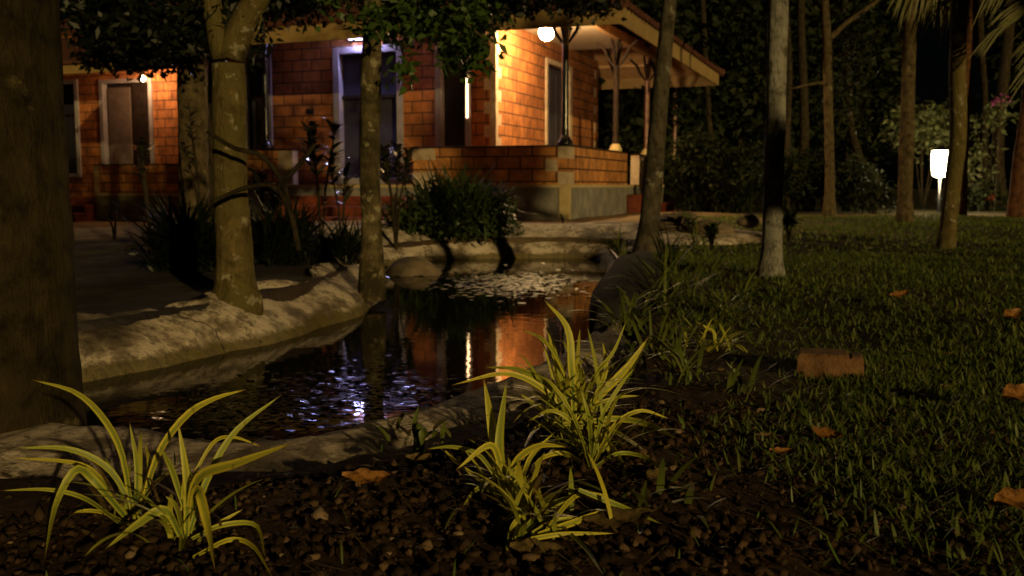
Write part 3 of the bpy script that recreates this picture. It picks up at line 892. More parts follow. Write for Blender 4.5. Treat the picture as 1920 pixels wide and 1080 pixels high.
# 2 mossy trunk forking
Y2 = 4.55
p = lambda px, py, Y=Y2: tuple(at(px, py, Y))
tree("forked_tree", [(*p(443, 560)[:2], .16), p(440, 480), p(434, 380), p(430, 270), p(430, 190), p(428, 120)],
     [.098, .085, .077, .075, .078, .072], M_bk_moss, "mossy greenish trunk with pale lichen that forks near the top, rooted in the left bank",
     branches=[([p(432, 110), p(446, 65), p(468, 20), p(495, -25), p(560, -220)], (.066, .048)), ([p(420, 110), p(408, 60), p(398, 10), p(385, -60), p(350, -260)], (.055, .035)),
               ([p(425, 75), p(420, 30), p(395, -10), p(400, -80)], (.012, .005)), ([p(430, 100), p(470, 80), p(490, 30), p(478, -30)], (.006, .004))],
     crown=[((-1.6, 4.9, 4.9), (1.3, 1.2, .7), 90, 14, .14), (p(400, 10, 4.6), (.10, .06, .13), 16, 10, .03)], flare=1.3, csize=.08, rings=36)
tw0 = at(560, 470, 4.25); tw0[2] = .16  # thin dark tubes drawn as bands across the forked trunk
tws = thing("dark_bands", tw0, "thin dark bent bands that cross in front of the forked trunk", "sapling")
for q_ in ([(560, 470), (545, 400), (515, 350), (460, 352), (395, 380)], [(545, 400), (528, 340), (490, 292), (440, 278), (388, 246)], [(520, 352), (560, 310), (590, 270)]):
    MB().tube(spline([at(a, b, 4.36 + .0003 * (a - 500)) - tw0 for a, b in q_], 12), list(np.linspace(.013, .009, 12)), 6).build("stem", M_bk_dark, tws, True)
# 3 mottled trunk with hanging green leaves
Y3 = 5.75
p = lambda px, py, Y=Y3: tuple(at(px, py, Y))
tree("mottled_tree", [(*p(696, 500)[:2], .16), p(697, 420), p(693, 300), p(694, 180), p(698, 60), p(700, -60), p(705, -300), p(700, -520)],
     [.062, .058, .060, .058, .055, .052, .05, .04], M_bk_mott, "mottled thin trunk at the pond's left edge in front of the double door",
     branches=[([p(700, 20), p(760, -20), p(830, 10), p(905, 70)], (.016, .005)), ([p(700, -10), p(740, 30), p(760, 90)], (.010, .004)), ([p(830, 10), p(860, 60), p(872, 120)], (.006, .003))],
     crown=[(p(880, 100, 5.8), (.17, .18, .13), 22, 10, .035), (p(760, 130, 5.6), (.08, .1, .12), 8, 5, .03), (p(800, 20, 5.8), (.42, .25, .16), 50, 10, .05),
            (p(690, 30, 5.5), (.1, .1, .12), 10, 7, .03), (p(620, -10, 5.7), (.2, .2, .1), 10, 8, .04), (p(700, -900), (1.2, 1.2, .6), 70, 14, .14)],
     cm=M_leafgn, csize=.075, flare=1.35)
# 4 dark trunk right of the pond
Y4 = 7.4
p = lambda px, py, Y=Y4: tuple(at(px, py, Y))
tree("dark_slender_tree", [(*p(1213, 470)[:2], .15), p(1218, 420), p(1228, 300), p(1236, 200), p(1246, 100), p(1256, -10), p(1270, -200), p(1290, -500)],
     [.092, .076, .068, .062, .056, .052, .05, .04], M_bk_dark2, "slim leaning trunk between the side steps of the house and the lawn", 
     crown=[(p(1290, -560), (1.1, 1.1, .7), 70, 14, .14)], flare=1.7)
# 5 pale trunk on the lawn
Y5 = 5.35
p = lambda px, py, Y=Y5: tuple(at(px, py, Y))
tree("pale_tree", [(*p(1443, 520)[:2], .17), p(1448, 470), p(1449, 400), p(1451, 300), p(1455, 200), p(1457, 100), p(1459, -10), p(1462, -300), p(1460, -700)],
     [.066, .056, .053, .053, .053, .054, .054, .05, .04], M_bk_pale, "pale whitish trunk standing on the near lawn, its lower part dark",
     crown=[(p(1460, -900), (1.2, 1.1, .6), 70, 14, .14)], flare=1.5)
# 6 low tree behind, with the dark hanging crown
Y6 = 10.2
p = lambda px, py, Y=Y6: tuple(at(px, py, Y))
tree("shade_tree", [(*p(366, 435)[:2], .12), p(364, 350), p(362, 250), p(360, 150), p(362, 60), p(370, -60), p(390, -300)],
     [.165, .15, .15, .148, .14, .12, .08], M_bk_mid, "thick brown trunk behind the forked tree, under a low black crown",
     branches=[([p(362, 60), p(300, 0), p(220, -40)], (.05, .02)), ([p(364, 70), p(450, 10), p(560, -30)], (.05, .02))],
     crown=[(p(330, 20), (1.05, .8, .48), 190, 22, .09), (p(540, -40), (.5, .6, .40), 80, 22, .09), (p(250, 105), (.55, .4, .13), 40, 16, .06), (p(300, 60, 9.4), (.7, .4, .2), 60, 16, .07), (p(400, -200), (1.8, 1.2, .8), 200, 20, .12),
            (p(230, 40, 10.6), (.6, .5, .4), 70, 20, .08)],
     cm=M_leafdk, csize=.10, flare=1.2)
# branch canopy above the lamp
p = lambda px, py, Y=9.5: tuple(at(px, py, Y))
tree("overhanging_tree", [(-3.6, 12.0, .1), (-3.5, 12.0, 2.0), (-3.2, 11.6, 3.6), (-2.4, 10.6, 4.4)],
     [.12, .10, .09, .06], M_bk_dark, "dark tree whose leafy boughs hang over the verandah eave near the porch lamp",
     branches=[([(-2.4, 10.6, 4.4), (-1.4, 10.2, 4.0), p(860, -60), p(940, 10)], (.05, .012)), ([(-1.4, 10.2, 4.0), p(980, -70, 10.2), p(1090, -10, 10.5)], (.04, .012))],
     crown=[(p(830, 0), (.75, .5, .32), 110, 20, .07), (p(1010, -22), (.55, .5, .22), 80, 18, .06), (p(860, 60), (.3, .3, .12), 26, 14, .05), (p(1110, -5, 10.5), (.35, .3, .16), 30, 14, .05), (p(760, 30), (.3, .3, .2), 30, 14, .06), (p(640, -40), (.5, .4, .22), 40, 16, .06)],
     cm=M_leafdk, csize=.09)
# unseen tree added so its leaves shade the lawn trunks and the verandah parapet
tree("unseen_shade_tree", [(6.9, -.9, .18), (6.9, -.8, 1.6), (7.1, -.6, 3.2), (7.5, -.5, 5.2)], [.08, .07, .06, .04], M_bk_mid, "leafy tree added out of view at the right for the shade it casts",
     branches=[([(6.9, -.8, 1.6), (5.6, -.6, 2.2), (4.3, -.5, 2.25)], (.03, .012))],
     crown=[((4.25, -.5, 2.18), (.20, .3, .22), 60, 14, .05), ((7.5, -.5, 5.05), (.50, .4, 1.45), 340, 20, .08)], cm=M_leafbush, csize=.15)
# right side trunks
def slim(px0, py0, pts, Y, r, m_, label, name="slim_tree", crown=None, cm=None, csize=.12, **k):
    p0 = at(px0, py0, Y); z0 = float(base_z(p0[0], p0[1])); p0[2] = z0
    return tree(name, [tuple(p0)] + [tuple(at(a, b, Y)) for a, b in pts], r, m_, label, crown=crown, cm=cm, csize=csize, **k)
slim(1555, 402, [(1556, 330), (1553, 200), (1551, 90), (1545, -40), (1540, -300)], 15.5, [.085, .07, .07, .06, .05], M_bk_mid, "greenish slim trunk behind the lawn with one branch rising to the right", 
     branches=[([tuple(at(1553, 75, 15.5)), tuple(at(1585, 45, 15.5)), tuple(at(1640, 5, 15.5)), tuple(at(1680, -30, 15.5))], (.05, .025)), ([tuple(at(1552, 155, 15.5)), tuple(at(1520, 158, 15.4)), tuple(at(1480, 168, 15.3))], (.03, .012))],
     crown=[(tuple(at(1590, 120, 15.9)), (.3, .5, 1.0), 60, 16, .12)], cm=M_leafbg)
slim(1697, 416, [(1698, 330), (1702, 200), (1705, 90), (1708, -40), (1712, -400)], 13.2, [.085, .095, .085, .08, .06], M_bk_mid, "straight grey palm-like trunk left of the glowing lantern")
slim(1772, 468, [(1781, 400), (1786, 340), (1797, 250), (1795, 120), (1800, 0), (1806, -60)], 7.6, [.055, .062, .062, .062, .060, .055, .055], M_bk_moss, "leaning greenish trunk in front of the glowing lantern, bent near its foot", name="leaning_palm")
slim(1800, 392, [(1806, 250), (1812, 130), (1826, 0), (1845, -200)], 16.5, [.10, .09, .085, .08], M_bk_red, "reddish rough trunk rising behind the leaning palm", flare=1.2)
slim(1908, 396, [(1913, 300), (1926, 200), (1940, 60), (1950, -200)], 15.5, [.13, .10, .085, .08], M_bk_red, "reddish trunk at the right edge of the view", flare=1.3)
slim(1875, 380, [(1872, 250), (1885, 120), (1895, 0), (1900, -200)], 21, [.12, .11, .11, .1], M_bk_dark, "dim dark trunk standing far back near the right edge")
slim(1505, 385, [(1508, 250), (1506, 160), (1502, 60), (1500, -200)], 24, [.12, .11, .10, .09], M_bk_dark, "brown trunk deep in the undergrowth right of the pale tree")
slim(1472, 380, [(1476, 250), (1480, 120), (1474, 20), (1470, -200)], 22, [.08, .07, .06, .05], M_bk_dark, "thin trunk just right of the pale tree, far behind it")
slim(1612, 385, [(1622, 330), (1600, 260), (1590, 180), (1580, -100)], 26, [.14, .11, .1, .08], M_bk_dark, "curved dim trunk behind the hedge at the dark gap", flare=1.2)
slim(1335, 380, [(1331, 250), (1325, 150), (1318, 20), (1310, -200)], 24, [.08, .07, .07, .06], M_bk_dark, "thin trunk beside the far eave corner of the house")
slim(1840, 380, [(1846, 200), (1838, 60), (1830, -200)], 27, [.1, .09, .09, .08], M_bk_dark, "faint trunk in the darkness right of the reddish trunk")

# far forest
FOR = "dark forest trees behind the lawn"
specs = [(1190, 24, 190, 1.6, "forest tree showing between the verandah posts"), (1300, 25, 60, 2.0, "leafy forest tree rising behind the far eave corner"),
         (1390, 26, 90, 2.2, "leafy forest tree between the slim leaning trunk and the pale tree"), (1500, 27, 80, 1.9, "leafy forest tree right behind the pale tree"),
         (1590, 29, 120, 1.7, "forest tree behind the branching slim trunk"), (1930, 34, 90, 1.6, "faint forest tree beyond the right edge trunk"),
         (1080, 30, 60, 2.6, "forest tree standing behind the house roof")]
for i, (px, Y, py, rr, lab) in enumerate(specs):
    c = at(px, py, Y); zt = float(c[2])
    g0 = (float(c[0]), Y, .15)
    tree("forest_tree", [g0, (g0[0] + .1, Y, 1.5), (g0[0] - .1, Y, 3.0), (g0[0], Y, max(zt, 4))], [.15, .12, .1, .06], M_bk_dark, "dark " + lab,
         crown=[(tuple(c), (rr, 1.2, rr * .8), 110, 20, .28), (tuple(at(px - 30, py - 120, Y)), (rr, 1.2, rr), 90, 20, .3), (tuple(at(px + 25, py + 110, Y)), (rr * .8, 1.0, 1.0), 60, 18, .24)],
         cm=M_leafbg, csize=.30, group=FOR, n=8, rings=10)

# hedge and bushes
def bush(name, px, py, Y, r, nclump, per, sp_, size, m_, label, cat="bush", h=None, blades_n=0, bl=.5, stems=6, group=None):
    c = at(px, py, Y); g0 = np.array([c[0], c[1], float(base_z(c[0], c[1])) - .02])
    t = thing(name, g0, label, cat, group)
    s_ = MB()
    for i in range(stems):
        a = random.uniform(0, 6.28); q_ = random.uniform(.2, .75)
        e_ = np.array([math.cos(a) * r[0] * q_, math.sin(a) * r[1] * q_, (c[2] - g0[2]) + r[2] * random.uniform(-.2, .6)])
        s_.tube([(0, 0, -.05), tuple(e_ * np.array([.4, .4, .6])), tuple(e_)], [.018, .012, .006], 6)
    s_.build("stem", M_bk_dark, t)
    parts = []
    if nclump:
        P, _ = cloud(c - g0, r, nclump, per, sp_, .3)
        P = P[P[:, 2] > .0]
        parts.append(leaves(P, size, size * .45))
    if blades_n:
        n = blades_n; az = rng.uniform(0, 6.28, n)
        b = np.stack([rng.normal(0, r[0] * .25, n), rng.normal(0, r[1] * .25, n), np.zeros(n)], 1)
        parts.append(blades(b, bl * rng.uniform(.5, 1.15, n), rng.uniform(.6, 1.1, n) * size * .35, az, rng.uniform(.05, .7, n), rng.uniform(.4, 1.9, n), 5))
    V, Fc = join(parts)
    npmesh("foliage", V, Fc, m_, t)
    return t
bush("grassy_bush", 858, 412, 9.95, (.62, .45, .40), 200, 22, .06, .075, M_leafbush, "big soft green bush on the pond's far bank in front of the verandah", blades_n=900, bl=.8)
bush("grassy_bush", 770, 425, 9.9, (.32, .35, .28), 60, 18, .05, .07, M_leafbush, "smaller bush joined to the left of the big soft bush, behind the mottled trunk", blades_n=260, bl=.55)
bush("grass_clump", 530, 455, 6.6, (.30, .3, .16), 20, 12, .05, .06, M_leafdk, "dark grass clump between the forked and the mottled trunk", "grass clump", blades_n=700, bl=.5)
bush("grass_clump", 350, 460, 6.2, (.28, .3, .16), 30, 14, .05, .06, M_leafdk, "black tufty clump left of the forked trunk's foot", "grass clump", blades_n=800, bl=.52)
bush("grass_clump", 640, 480, 6.9, (.25, .25, .1), 10, 10, .04, .05, M_leafdk, "low dark grass clump at the left of the mottled trunk's foot", "grass clump", blades_n=350, bl=.34)
HG = [(1455, 330, 19, .7, "rounded clipped bush just right of the pale trunk"), (1520, 330, 19.5, .75, "rounded bush left of the branching slim trunk"), (1595, 335, 19, .55, "rounded bush right of the branching slim trunk"),
      (1310, 300, 18.5, .8, "feathery palm-like bush right of the side steps"), (1375, 315, 18, .75, "feathery bush left of the pale trunk")]
for (px, py, Y, rr, lab) in HG:
    bush("hedge_bush", px, py, Y, (rr * .75, .5, rr * .62), 90, 20, .09, .13, M_leafbg, lab, blades_n=160 if px < 1400 else 40, bl=1.3 if px < 1400 else .9)
bush("low_bush", 1830, 375, 19.5, (.8, .5, .35), 60, 18, .1, .14, M_leafbg, "low dark bush at the foot of the reddish trunk")
bush("low_bush", 1640, 365, 17.5, (.45, .4, .28), 40, 16, .08, .12, M_leafbg, "low bush in the dark left of the straight grey trunk")
# shrub round the lantern
bush("flowering_shrub", 1735, 245, 21.0, (1.0, .7, .55), 70, 14, .12, .17, M_leafpale, "pale leaved shrub arching round the glowing lantern", "shrub", stems=10)
bush("flowering_shrub", 1830, 300, 20.6, (.45, .4, .5), 22, 10, .1, .15, M_leafpale, "pale leaved shrub right of the lantern behind the leaning palm", "shrub", stems=6)
bush("flowering_shrub", 1860, 215, 20.5, (.55, .4, .3), 16, 9, .1, .17, M_leafpale, "sparse high shrub with a pink blossom right of the leaning palm", "shrub", stems=4)
def flower(px, py, Y, r, m_, name, label):
    c = at(px, py, Y); pts = np.array(c) + rng.normal(size=(26, 3)) * r
    V, Fc = leaves(pts - c, r * 1.6, r * 1.2)
    t = thing(name, c, label, "flower"); npmesh("petals", V, Fc, m_, t)
    MB().tube([(0, 0, 0), (.02, .02, -.15), (0, .03, -(c[2] - .16))], [.008, .01, .012], 6).build("stem", M_bk_dark, t)
flower(1876, 187, 18.8, .06, M_pinkf, "pink_blossom", "pink blossom high above the bushes near the right edge")
flower(1857, 370, 17.6, .03, M_redf, "red_flower", "low red flower at the lawn's far edge right of the lantern")

# leafy plants with glossy leaves before the house
def stemplant(px, py_top, Y, label, n=16, size=.22, m_=M_leafgl, name="glossy_plant", forks=3, thin=.010, w_=.28, lean=0.0):
    top = at(px, py_top, Y); g0 = np.array([top[0] + lean, top[1], float(base_z(top[0], top[1])) - .02])
    t = thing(name, g0, label, "plant"); hh = top[2] - g0[2]
    s_ = MB(); tips = []
    for k_ in range(forks):
        a = random.uniform(0, 6.28); ex = math.cos(a) * hh * .16; ey = math.sin(a) * hh * .16
        hz = hh * random.uniform(.65, 1.0) if k_ else hh
        tip = (ex - lean, ey, hz)
        s_.tube([(0, 0, -.05), (ex * .3 - lean * .4, ey * .3, hz * .5), tip], [thin * 1.3, thin, thin * .6], 7)
        tips.append(tip)
    s_.build("stem", M_bk_dark, t)
    parts = []
    for tip in tips:
        nn = n; az = rng.uniform(0, 6.28, nn); hfr = rng.uniform(.45, 1.0, nn) ** .6
        b = np.stack([np.full(nn, tip[0]) * hfr, np.full(nn, tip[1]) * hfr, tip[2] * hfr], 1)
        parts.append(blades(b, size * rng.uniform(.6, 1.1, nn), size * w_ * rng.uniform(.8, 1.1, nn), az, rng.uniform(.5, 1.2, nn), rng.uniform(.5, 1.2, nn), 5))
    V, Fc = join(parts); npmesh("foliage", V, Fc, m_, t, True)
stemplant(598, 225, 8.6, "tall glossy leaved plant before the brick wall panel left of the mottled trunk", 22, .21)
stemplant(640, 300, 8.3, "shorter glossy leaved plant close left of the mottled trunk", 14, .19, forks=2)
stemplant(740, 270, 9.2, "dark bushy plant right of the mottled trunk, before the double door", 30, .17, forks=4)
stemplant(500, 325, 8.2, "glossy leaved plant just right of the forked trunk", 22, .20, forks=3)
stemplant(260, 262, 11.5, "thin plant with a leafy head standing before the cottage parapet", 14, .22, forks=2, thin=.018, lean=.1)
stemplant(213, 385, 9.8, "small dark plant on the bare ground near the cottage steps", 14, .12, forks=2)
stemplant(372, 195, 9.2, "thin twiggy plant against the thick brown trunk", 10, .15, forks=3)
stemplant(1055, 408, 10.9, "small dark plant growing on the far bank before the plinth corner", 12, .12, forks=1)
stemplant(1290, 408, 9.2, "broad leaved low plant right of the slim leaning trunk", 14, .16, m_=M_leafpale, forks=2)
stemplant(1335, 430, 7.6, "broad leaved low plant at the lawn's left border", 14, .15, m_=M_leafbush, forks=3)
stemplant(1480, 402, 8.8, "weedy plant right of the pale trunk's foot", 14, .16, m_=M_leafbush, forks=3)

# palm fronds, upper right
def frond(t, base, tip, sag, nleaf, ll, m_=M_palm, w_=.020):
    base = np.array(base); tip = np.array(tip); mid = (base + tip) / 2 + np.array([0, 0, sag])
    Q = spline([base, mid, tip], 14); b = MB(); b.tube(Q, list(np.linspace(.014, .003, 14)), 6); b.build("rachis", M_palm, t, True)
    s_ = rng.uniform(.06, 1, nleaf); P = np.stack([np.interp(s_, np.linspace(0, 1, 14), Q[:, k_]) for k_ in range(3)], 1)
    d = tip - base; az0 = math.atan2(d[1], d[0]); sgn = np.where(rng.random(nleaf) > .5, 1, -1)
    az = az0 + sgn * rng.uniform(.35, .8, nleaf)
    V, Fc = blades(P, ll * (1 - .5 * np.abs(s_ - .4)) * rng.uniform(.85, 1.1, nleaf), np.full(nleaf, w_), az, rng.uniform(1.5, 2.1, nleaf), rng.uniform(.5, 1.0, nleaf), 4)
    npmesh("leaflets", V, Fc, m_, t)
def hanging(t, org, r0, r1, n, d0, d1, sp_, w_=.012):
    """a frond: a midrib from r0 to r1 with leaflets hanging off by d0..d1 (all world metres)"""
    r0, r1, d0, d1 = (np.array(a, float) for a in (r0, r1, d0, d1))
    mid = (r0 + r1) / 2 + np.array([0, 0, .05]); Q = spline([r0 - org, mid - org, r1 - org], 12)
    MB().tube(Q, list(np.linspace(.012, .004, 12)), 6).build("rachis", M_palm, t, True)
    parts = []
    for i in range(n):
        u = (i + random.random() * .6) / n; st = r0 * (1 - u) + r1 * u + np.array([0, 0, .05 * 4 * u * (1 - u)])
        d = (d0 * (1 - u) + d1 * u) * random.uniform(.7, 1.1) + rng.normal(0, sp_, 3)
        m1 = st + d * .5 + np.array([0, 0, .12 * np.linalg.norm(d)]); parts.append(ribbon([st - org, m1 - org, st + d - org], w_, 8, fold=.12))
    V, Fc = join(parts); npmesh("leaflets", V, Fc, M_palm, t)
pc = at(1806, -60, 7.6)
pal = thing("palm_crown", pc, "drooping yellow-green palm fronds hanging from the top of the leaning palm trunk", "palm fronds")
def P7(px, py, Y=7.4): return at(px, py, Y)
k7 = 7.4 / F
hanging(pal, pc, pc, P7(1700, -25, 7.1), 46, (-.02, -.05, -.45), (-.16, -.1, -.30), .035)
hanging(pal, pc, pc, P7(1735, -5, 7.9), 36, (-.04, .05, -.50), (-.12, .05, -.42), .04)
hanging(pal, pc, pc, P7(1640, -110, 7.6), 40, (-.1, 0, -.4), (-.25, 0, -.3), .04)
hanging(pal, pc, pc, P7(1880, -120, 7.0), 40, (.05, 0, -.4), (.25, 0, -.3), .04)
hanging(pal, pc, pc, P7(1820, -170, 8.6), 40, (.05, .2, -.3), (.15, .3, -.3), .04)
pc2 = at(2030, -70, 7.2); org2 = np.array([pc2[0], pc2[1], .17])
pal2 = thing("fan_palm", org2, "palm at the right edge whose long dark leaflets reach into the view", "palm")
MB().tube([(0, 0, -.1), (.03, 0, 1.0), (0, 0, pc2[2] - .17)], [.09, .08, .07], 10).build("trunk", M_bk_mid, pal2, True)
hanging(pal2, org2, pc2, P7(1905, 40, 6.9), 60, (-.35, -.05, -.22), (-.36, -.05, -.34), .03, .010)
hanging(pal2, org2, pc2, P7(1880, -50, 6.9), 50, (-.30, -.05, -.30), (-.22, -.05, -.36), .03, .010)
hanging(pal2, org2, pc2, P7(1960, 120, 6.7), 50, (-.36, -.05, -.18), (-.30, -.05, -.28), .03, .010)
hanging(pal2, org2, pc2, P7(2150, -20, 7.2), 40, (.2, 0, -.3), (.3, 0, -.3), .03, .010)

# ------------------------------------------------------------------ rocks and blocks
def rock(name, c, r, m_, label, rz=0, seed=1, cat="rock", sub=28):
    rs = np.random.default_rng(seed); ph = rs.uniform(0, 6, 9)
    V, Fs = globe(1.0, (0, 0, 0), sub, sub // 2); V = np.array(V)
    d = 1 + .10 * np.sin(V[:, 0] * 3 + ph[0]) * np.sin(V[:, 1] * 2.6 + ph[1]) + .07 * np.sin(V[:, 2] * 4 + ph[2]) + .05 * np.sin(V[:, 0] * 7 + V[:, 1] * 5 + ph[3])
    V = V * d[:, None] * np.array(r); ca, sa = math.cos(rz), math.sin(rz)
    V = np.stack([V[:, 0] * ca - V[:, 1] * sa, V[:, 0] * sa + V[:, 1] * ca, V[:, 2]], 1)
    o = MB().add(V, Fs).build(name, m_, None, True); o.location = tuple(map(float, c)); return tag(o, label, cat)
rock("boulder", np.array([.63, 5.3, .11]), (.18, 1.5, .20), M_bankend, "large smooth dark rounded boulder on the pond's right edge", rz=-.16, seed=3)  # curved end of the cement bank, built as a rock shape
rock("boulder", at(775, 512, 8.0) + np.array([0, 0, -.02]), (.26, .35, .13), M_rockw, "brown boulder on the pond's left edge behind the mottled trunk", rz=.3, seed=5)
rock("boulder", at(1408, 415, 9.8), (.14, .12, .07), M_rockw, "pinkish rock lying just left of the pale trunk's foot", rz=.3, seed=6)
rock("boulder", at(1330, 432, 9.2), (.2, .2, .10), M_rockw, "flat grey rock among the weeds at the end of the far bank", rz=.7, seed=8)
rock("boulder", at(1270, 420, 9.6), (.24, .3, .11), M_rockw, "rough rock right of the slim leaning trunk's foot", rz=.2, seed=9)
bc = onz(1560, 694, .2); bo = thing("laterite_block", (bc[0], bc[1] + .06, .18), "rough orange laterite block set in the lawn", "stone block", rz=-.28)
def roughblock(m0, x0, x1, y0, y1, z0, z1):
    m0.box(x0, x1, y0, y1, z0, z1, .008)
m_ = MB(); roughblock(m_, -.075, .062, -.06, .06, -.08, .062); m_.build("block_face", M_block, bo)
m_ = MB(); roughblock(m_, .063, .10, -.04, .06, -.08, .055); m_.build("broken_end", M_block, bo)

# ------------------------------------------------------------------ strap leaved plants in the foreground
def straplant(name, base, Y, L, label, extra=8, el=.16, m_=M_strapv, spread=.06, ew=.008):
    """L: list of (pixel path, width px, depth change to the tip)"""
    g0 = at(base[0], base[1], Y); zg = float(base_z(g0[0], g0[1]))
    g0 = np.array([g0[0], g0[1], min(zg, g0[2] + .02)])
    t = thing(name, g0, label, "plant"); parts = []
    for path, wpx, dy in L:
        k_ = len(path); pts = []
        for i, (a, b) in enumerate(path):
            q_ = at(a, b, Y + dy * (i / (k_ - 1)) ** 1.2)
            if q_[2] < zg + .012: q_ = onz(a, b, zg + .012)
            pts.append(q_ - g0)
        parts.append(ribbon(pts, wpx * Y / F * .88, up=Vector((random.uniform(-.4, .4), -1, random.uniform(.1, .6)))))
    if extra:
        n = extra; az = rng.uniform(0, 6.28, n); b = np.stack([rng.normal(0, spread * .3, n), rng.normal(0, spread * .3, n), np.zeros(n)], 1)
        parts.append(blades(b, el * rng.uniform(.5, 1.1, n), ew * rng.uniform(.7, 1.2, n), az, rng.uniform(.2, .9, n), rng.uniform(.6, 1.5, n), 8))
    V, Fc = join(parts)
    ed = []; al = []
    for i in range(len(L)): ed += [1, 0, 1] * 14; al += list(np.repeat(np.linspace(0, 1, 14), 3))
    ed += [.5] * (len(V) - len(ed))
    if extra: al += list(np.tile(np.repeat(np.linspace(0, .95, 9), 2), extra))
    npmesh("foliage", V, Fc, m_, t, True, {"edge": ed, "along": al})
    n = 12; b = np.stack([rng.normal(0, .02, n), rng.normal(0, .02, n), np.full(n, .012)], 1)
    V, Fc = blades(b, rng.uniform(.05, .5 * el + .04, n), rng.uniform(.004, .009, n), rng.uniform(0, 6.28, n), rng.uniform(.6, 1.3, n), rng.uniform(.4, 1.0, n), 6)
    npmesh("withered_foliage", V, Fc, M_dryb, t, True)
    c_ = MB(); c_.tube([(0, 0, -.03), (.002, 0, .012), (0, 0, .03)], [.012, .011, .006], 8); c_.build("stem", M_strap2, t, True)
    return t
straplant("strap_leaf_plant", (252, 968), 1.52, [
    ([(247, 958), (228, 850), (192, 782), (140, 735), (60, 712)], 15, .10), ([(250, 955), (205, 880), (130, 842), (30, 840)], 13, -.04),
    ([(265, 952), (297, 850), (348, 780), (400, 748), (462, 730)], 16, .12), ([(255, 950), (256, 870), (243, 792)], 10, .03),
    ([(240, 970), (190, 900), (140, 868), (15, 858)], 11, .06), ([(238, 972), (180, 905), (143, 880), (105, 945), (83, 1052)], 17, -.12),
    ([(230, 985), (160, 935), (90, 918), (0, 920)], 9, .05), ([(246, 985), (190, 960), (140, 962), (100, 1000)], 7, -.05), ([(262, 955), (280, 880), (272, 830)], 12, .1)],
    "leftmost clump of arching yellow-green strap leaves in the foreground")
straplant("strap_leaf_plant", (345, 1025), 1.40, [
    ([(350, 1005), (350, 900), (334, 792)], 16, .04), ([(355, 1000), (388, 900), (440, 810), (528, 740)], 14, .08),
    ([(352, 965), (372, 895), (445, 868), (550, 830)], 22, -.10), ([(344, 950), (322, 880), (300, 838)], 13, .05),
    ([(358, 968), (370, 918), (390, 990), (404, 1072)], 24, -.12), ([(338, 1005), (308, 956), (255, 985), (197, 1030)], 20, -.08),
    ([(360, 1010), (415, 985), (480, 985), (498, 1050)], 10, -.02), ([(358, 900), (400, 830), (440, 820), (490, 838)], 7, .1),
    ([(372, 1015), (405, 985), (455, 955)], 9, .04), ([(362, 1045), (430, 1012), (475, 1025), (512, 1085)], 9, -.05), ([(346, 1010), (330, 950), (310, 930)], 10, .03), ([(340, 1030), (345, 980), (342, 900)], 18, .0)],
    "second yellow-green strap leaf clump from the left, one broad leaf hanging down")
straplant("strap_leaf_plant", (955, 965), 1.56, [
    ([(952, 935), (930, 840), (907, 708)], 26, .06), ([(954, 930), (936, 840), (950, 712)], 20, .02), ([(944, 905), (922, 835), (856, 880)], 14, -.06),
    ([(942, 915), (900, 855), (850, 838), (800, 842)], 9, .04), ([(960, 910), (968, 865), (1010, 836), (1064, 838)], 14, -.04), ([(950, 960), (920, 915), (890, 920), (868, 950)], 10, -.05),
    ([(956, 945), (970, 905), (985, 882)], 15, -.03), ([(958, 960), (935, 890), (925, 850)], 16, .05), ([(965, 940), (985, 880), (1000, 850), (1040, 810)], 10, .05), ([(950, 955), (900, 900), (860, 870), (820, 830)], 8, .1)],
    "upright strap leaf clump in the foreground centre with two pale spear-like leaves", extra=26, el=.13)
straplant("strap_leaf_plant", (1078, 800), 2.08, [
    ([(1078, 795), (1072, 690), (1064, 615), (1020, 562)], 17, .06), ([(1070, 790), (1040, 735), (980, 695), (908, 688)], 14, .1), ([(1060, 785), (1022, 732), (950, 700), (848, 722)], 13, -.05),
    ([(1066, 750), (1052, 690), (1022, 640), (978, 617)], 9, .08), ([(1085, 790), (1120, 745), (1175, 690), (1216, 632)], 18, .04), ([(1088, 775), (1115, 705), (1150, 660), (1175, 600)], 8, .1),
    ([(1086, 795), (1150, 785), (1220, 797), (1280, 832)], 13, -.05), ([(1082, 795), (1130, 822), (1165, 870), (1176, 922)], 14, -.12), ([(1086, 800), (1150, 808), (1210, 850), (1252, 906)], 11, -.08),
    ([(1070, 795), (1010, 800), (975, 855)], 11, -.06), ([(1062, 795), (1012, 765), (975, 738)], 13, .05), ([(1085, 790), (1110, 762), (1160, 745), (1200, 742)], 8, .07),
    ([(1075, 800), (1040, 830), (1010, 935)], 12, -.12), ([(1080, 790), (1062, 740), (1060, 700)], 14, -.05), ([(1090, 792), (1135, 700), (1130, 640)], 10, .1)],
    "largest strap leaf clump on the pond's near right bank, leaves reaching over the water", extra=64, el=.24, spread=.10)
straplant("strap_leaf_plant", (1000, 1012), 1.42, [
    ([(965, 1012), (985, 965), (1003, 930)], 18, .03), ([(968, 1012), (1025, 955), (1082, 925)], 18, .04), ([(1010, 1002), (1080, 978), (1150, 950)], 13, .02),
    ([(1085, 918), (1160, 948), (1240, 982)], 12, .0), ([(960, 1018), (1050, 1002), (1152, 1000)], 9, -.02), ([(1060, 992), (1100, 1030), (1132, 1078)], 8, -.05), ([(1000, 1000), (1040, 980), (1078, 968)], 16, -.03), ([(1020, 1000), (1080, 930), (1140, 928)], 9, .08),
    ([(950, 1030), (960, 990), (980, 960)], 12, -.03)],
    "low spreading strap leaf clump at the bottom centre above a curled dry leaf", extra=34, el=.13, spread=.12)
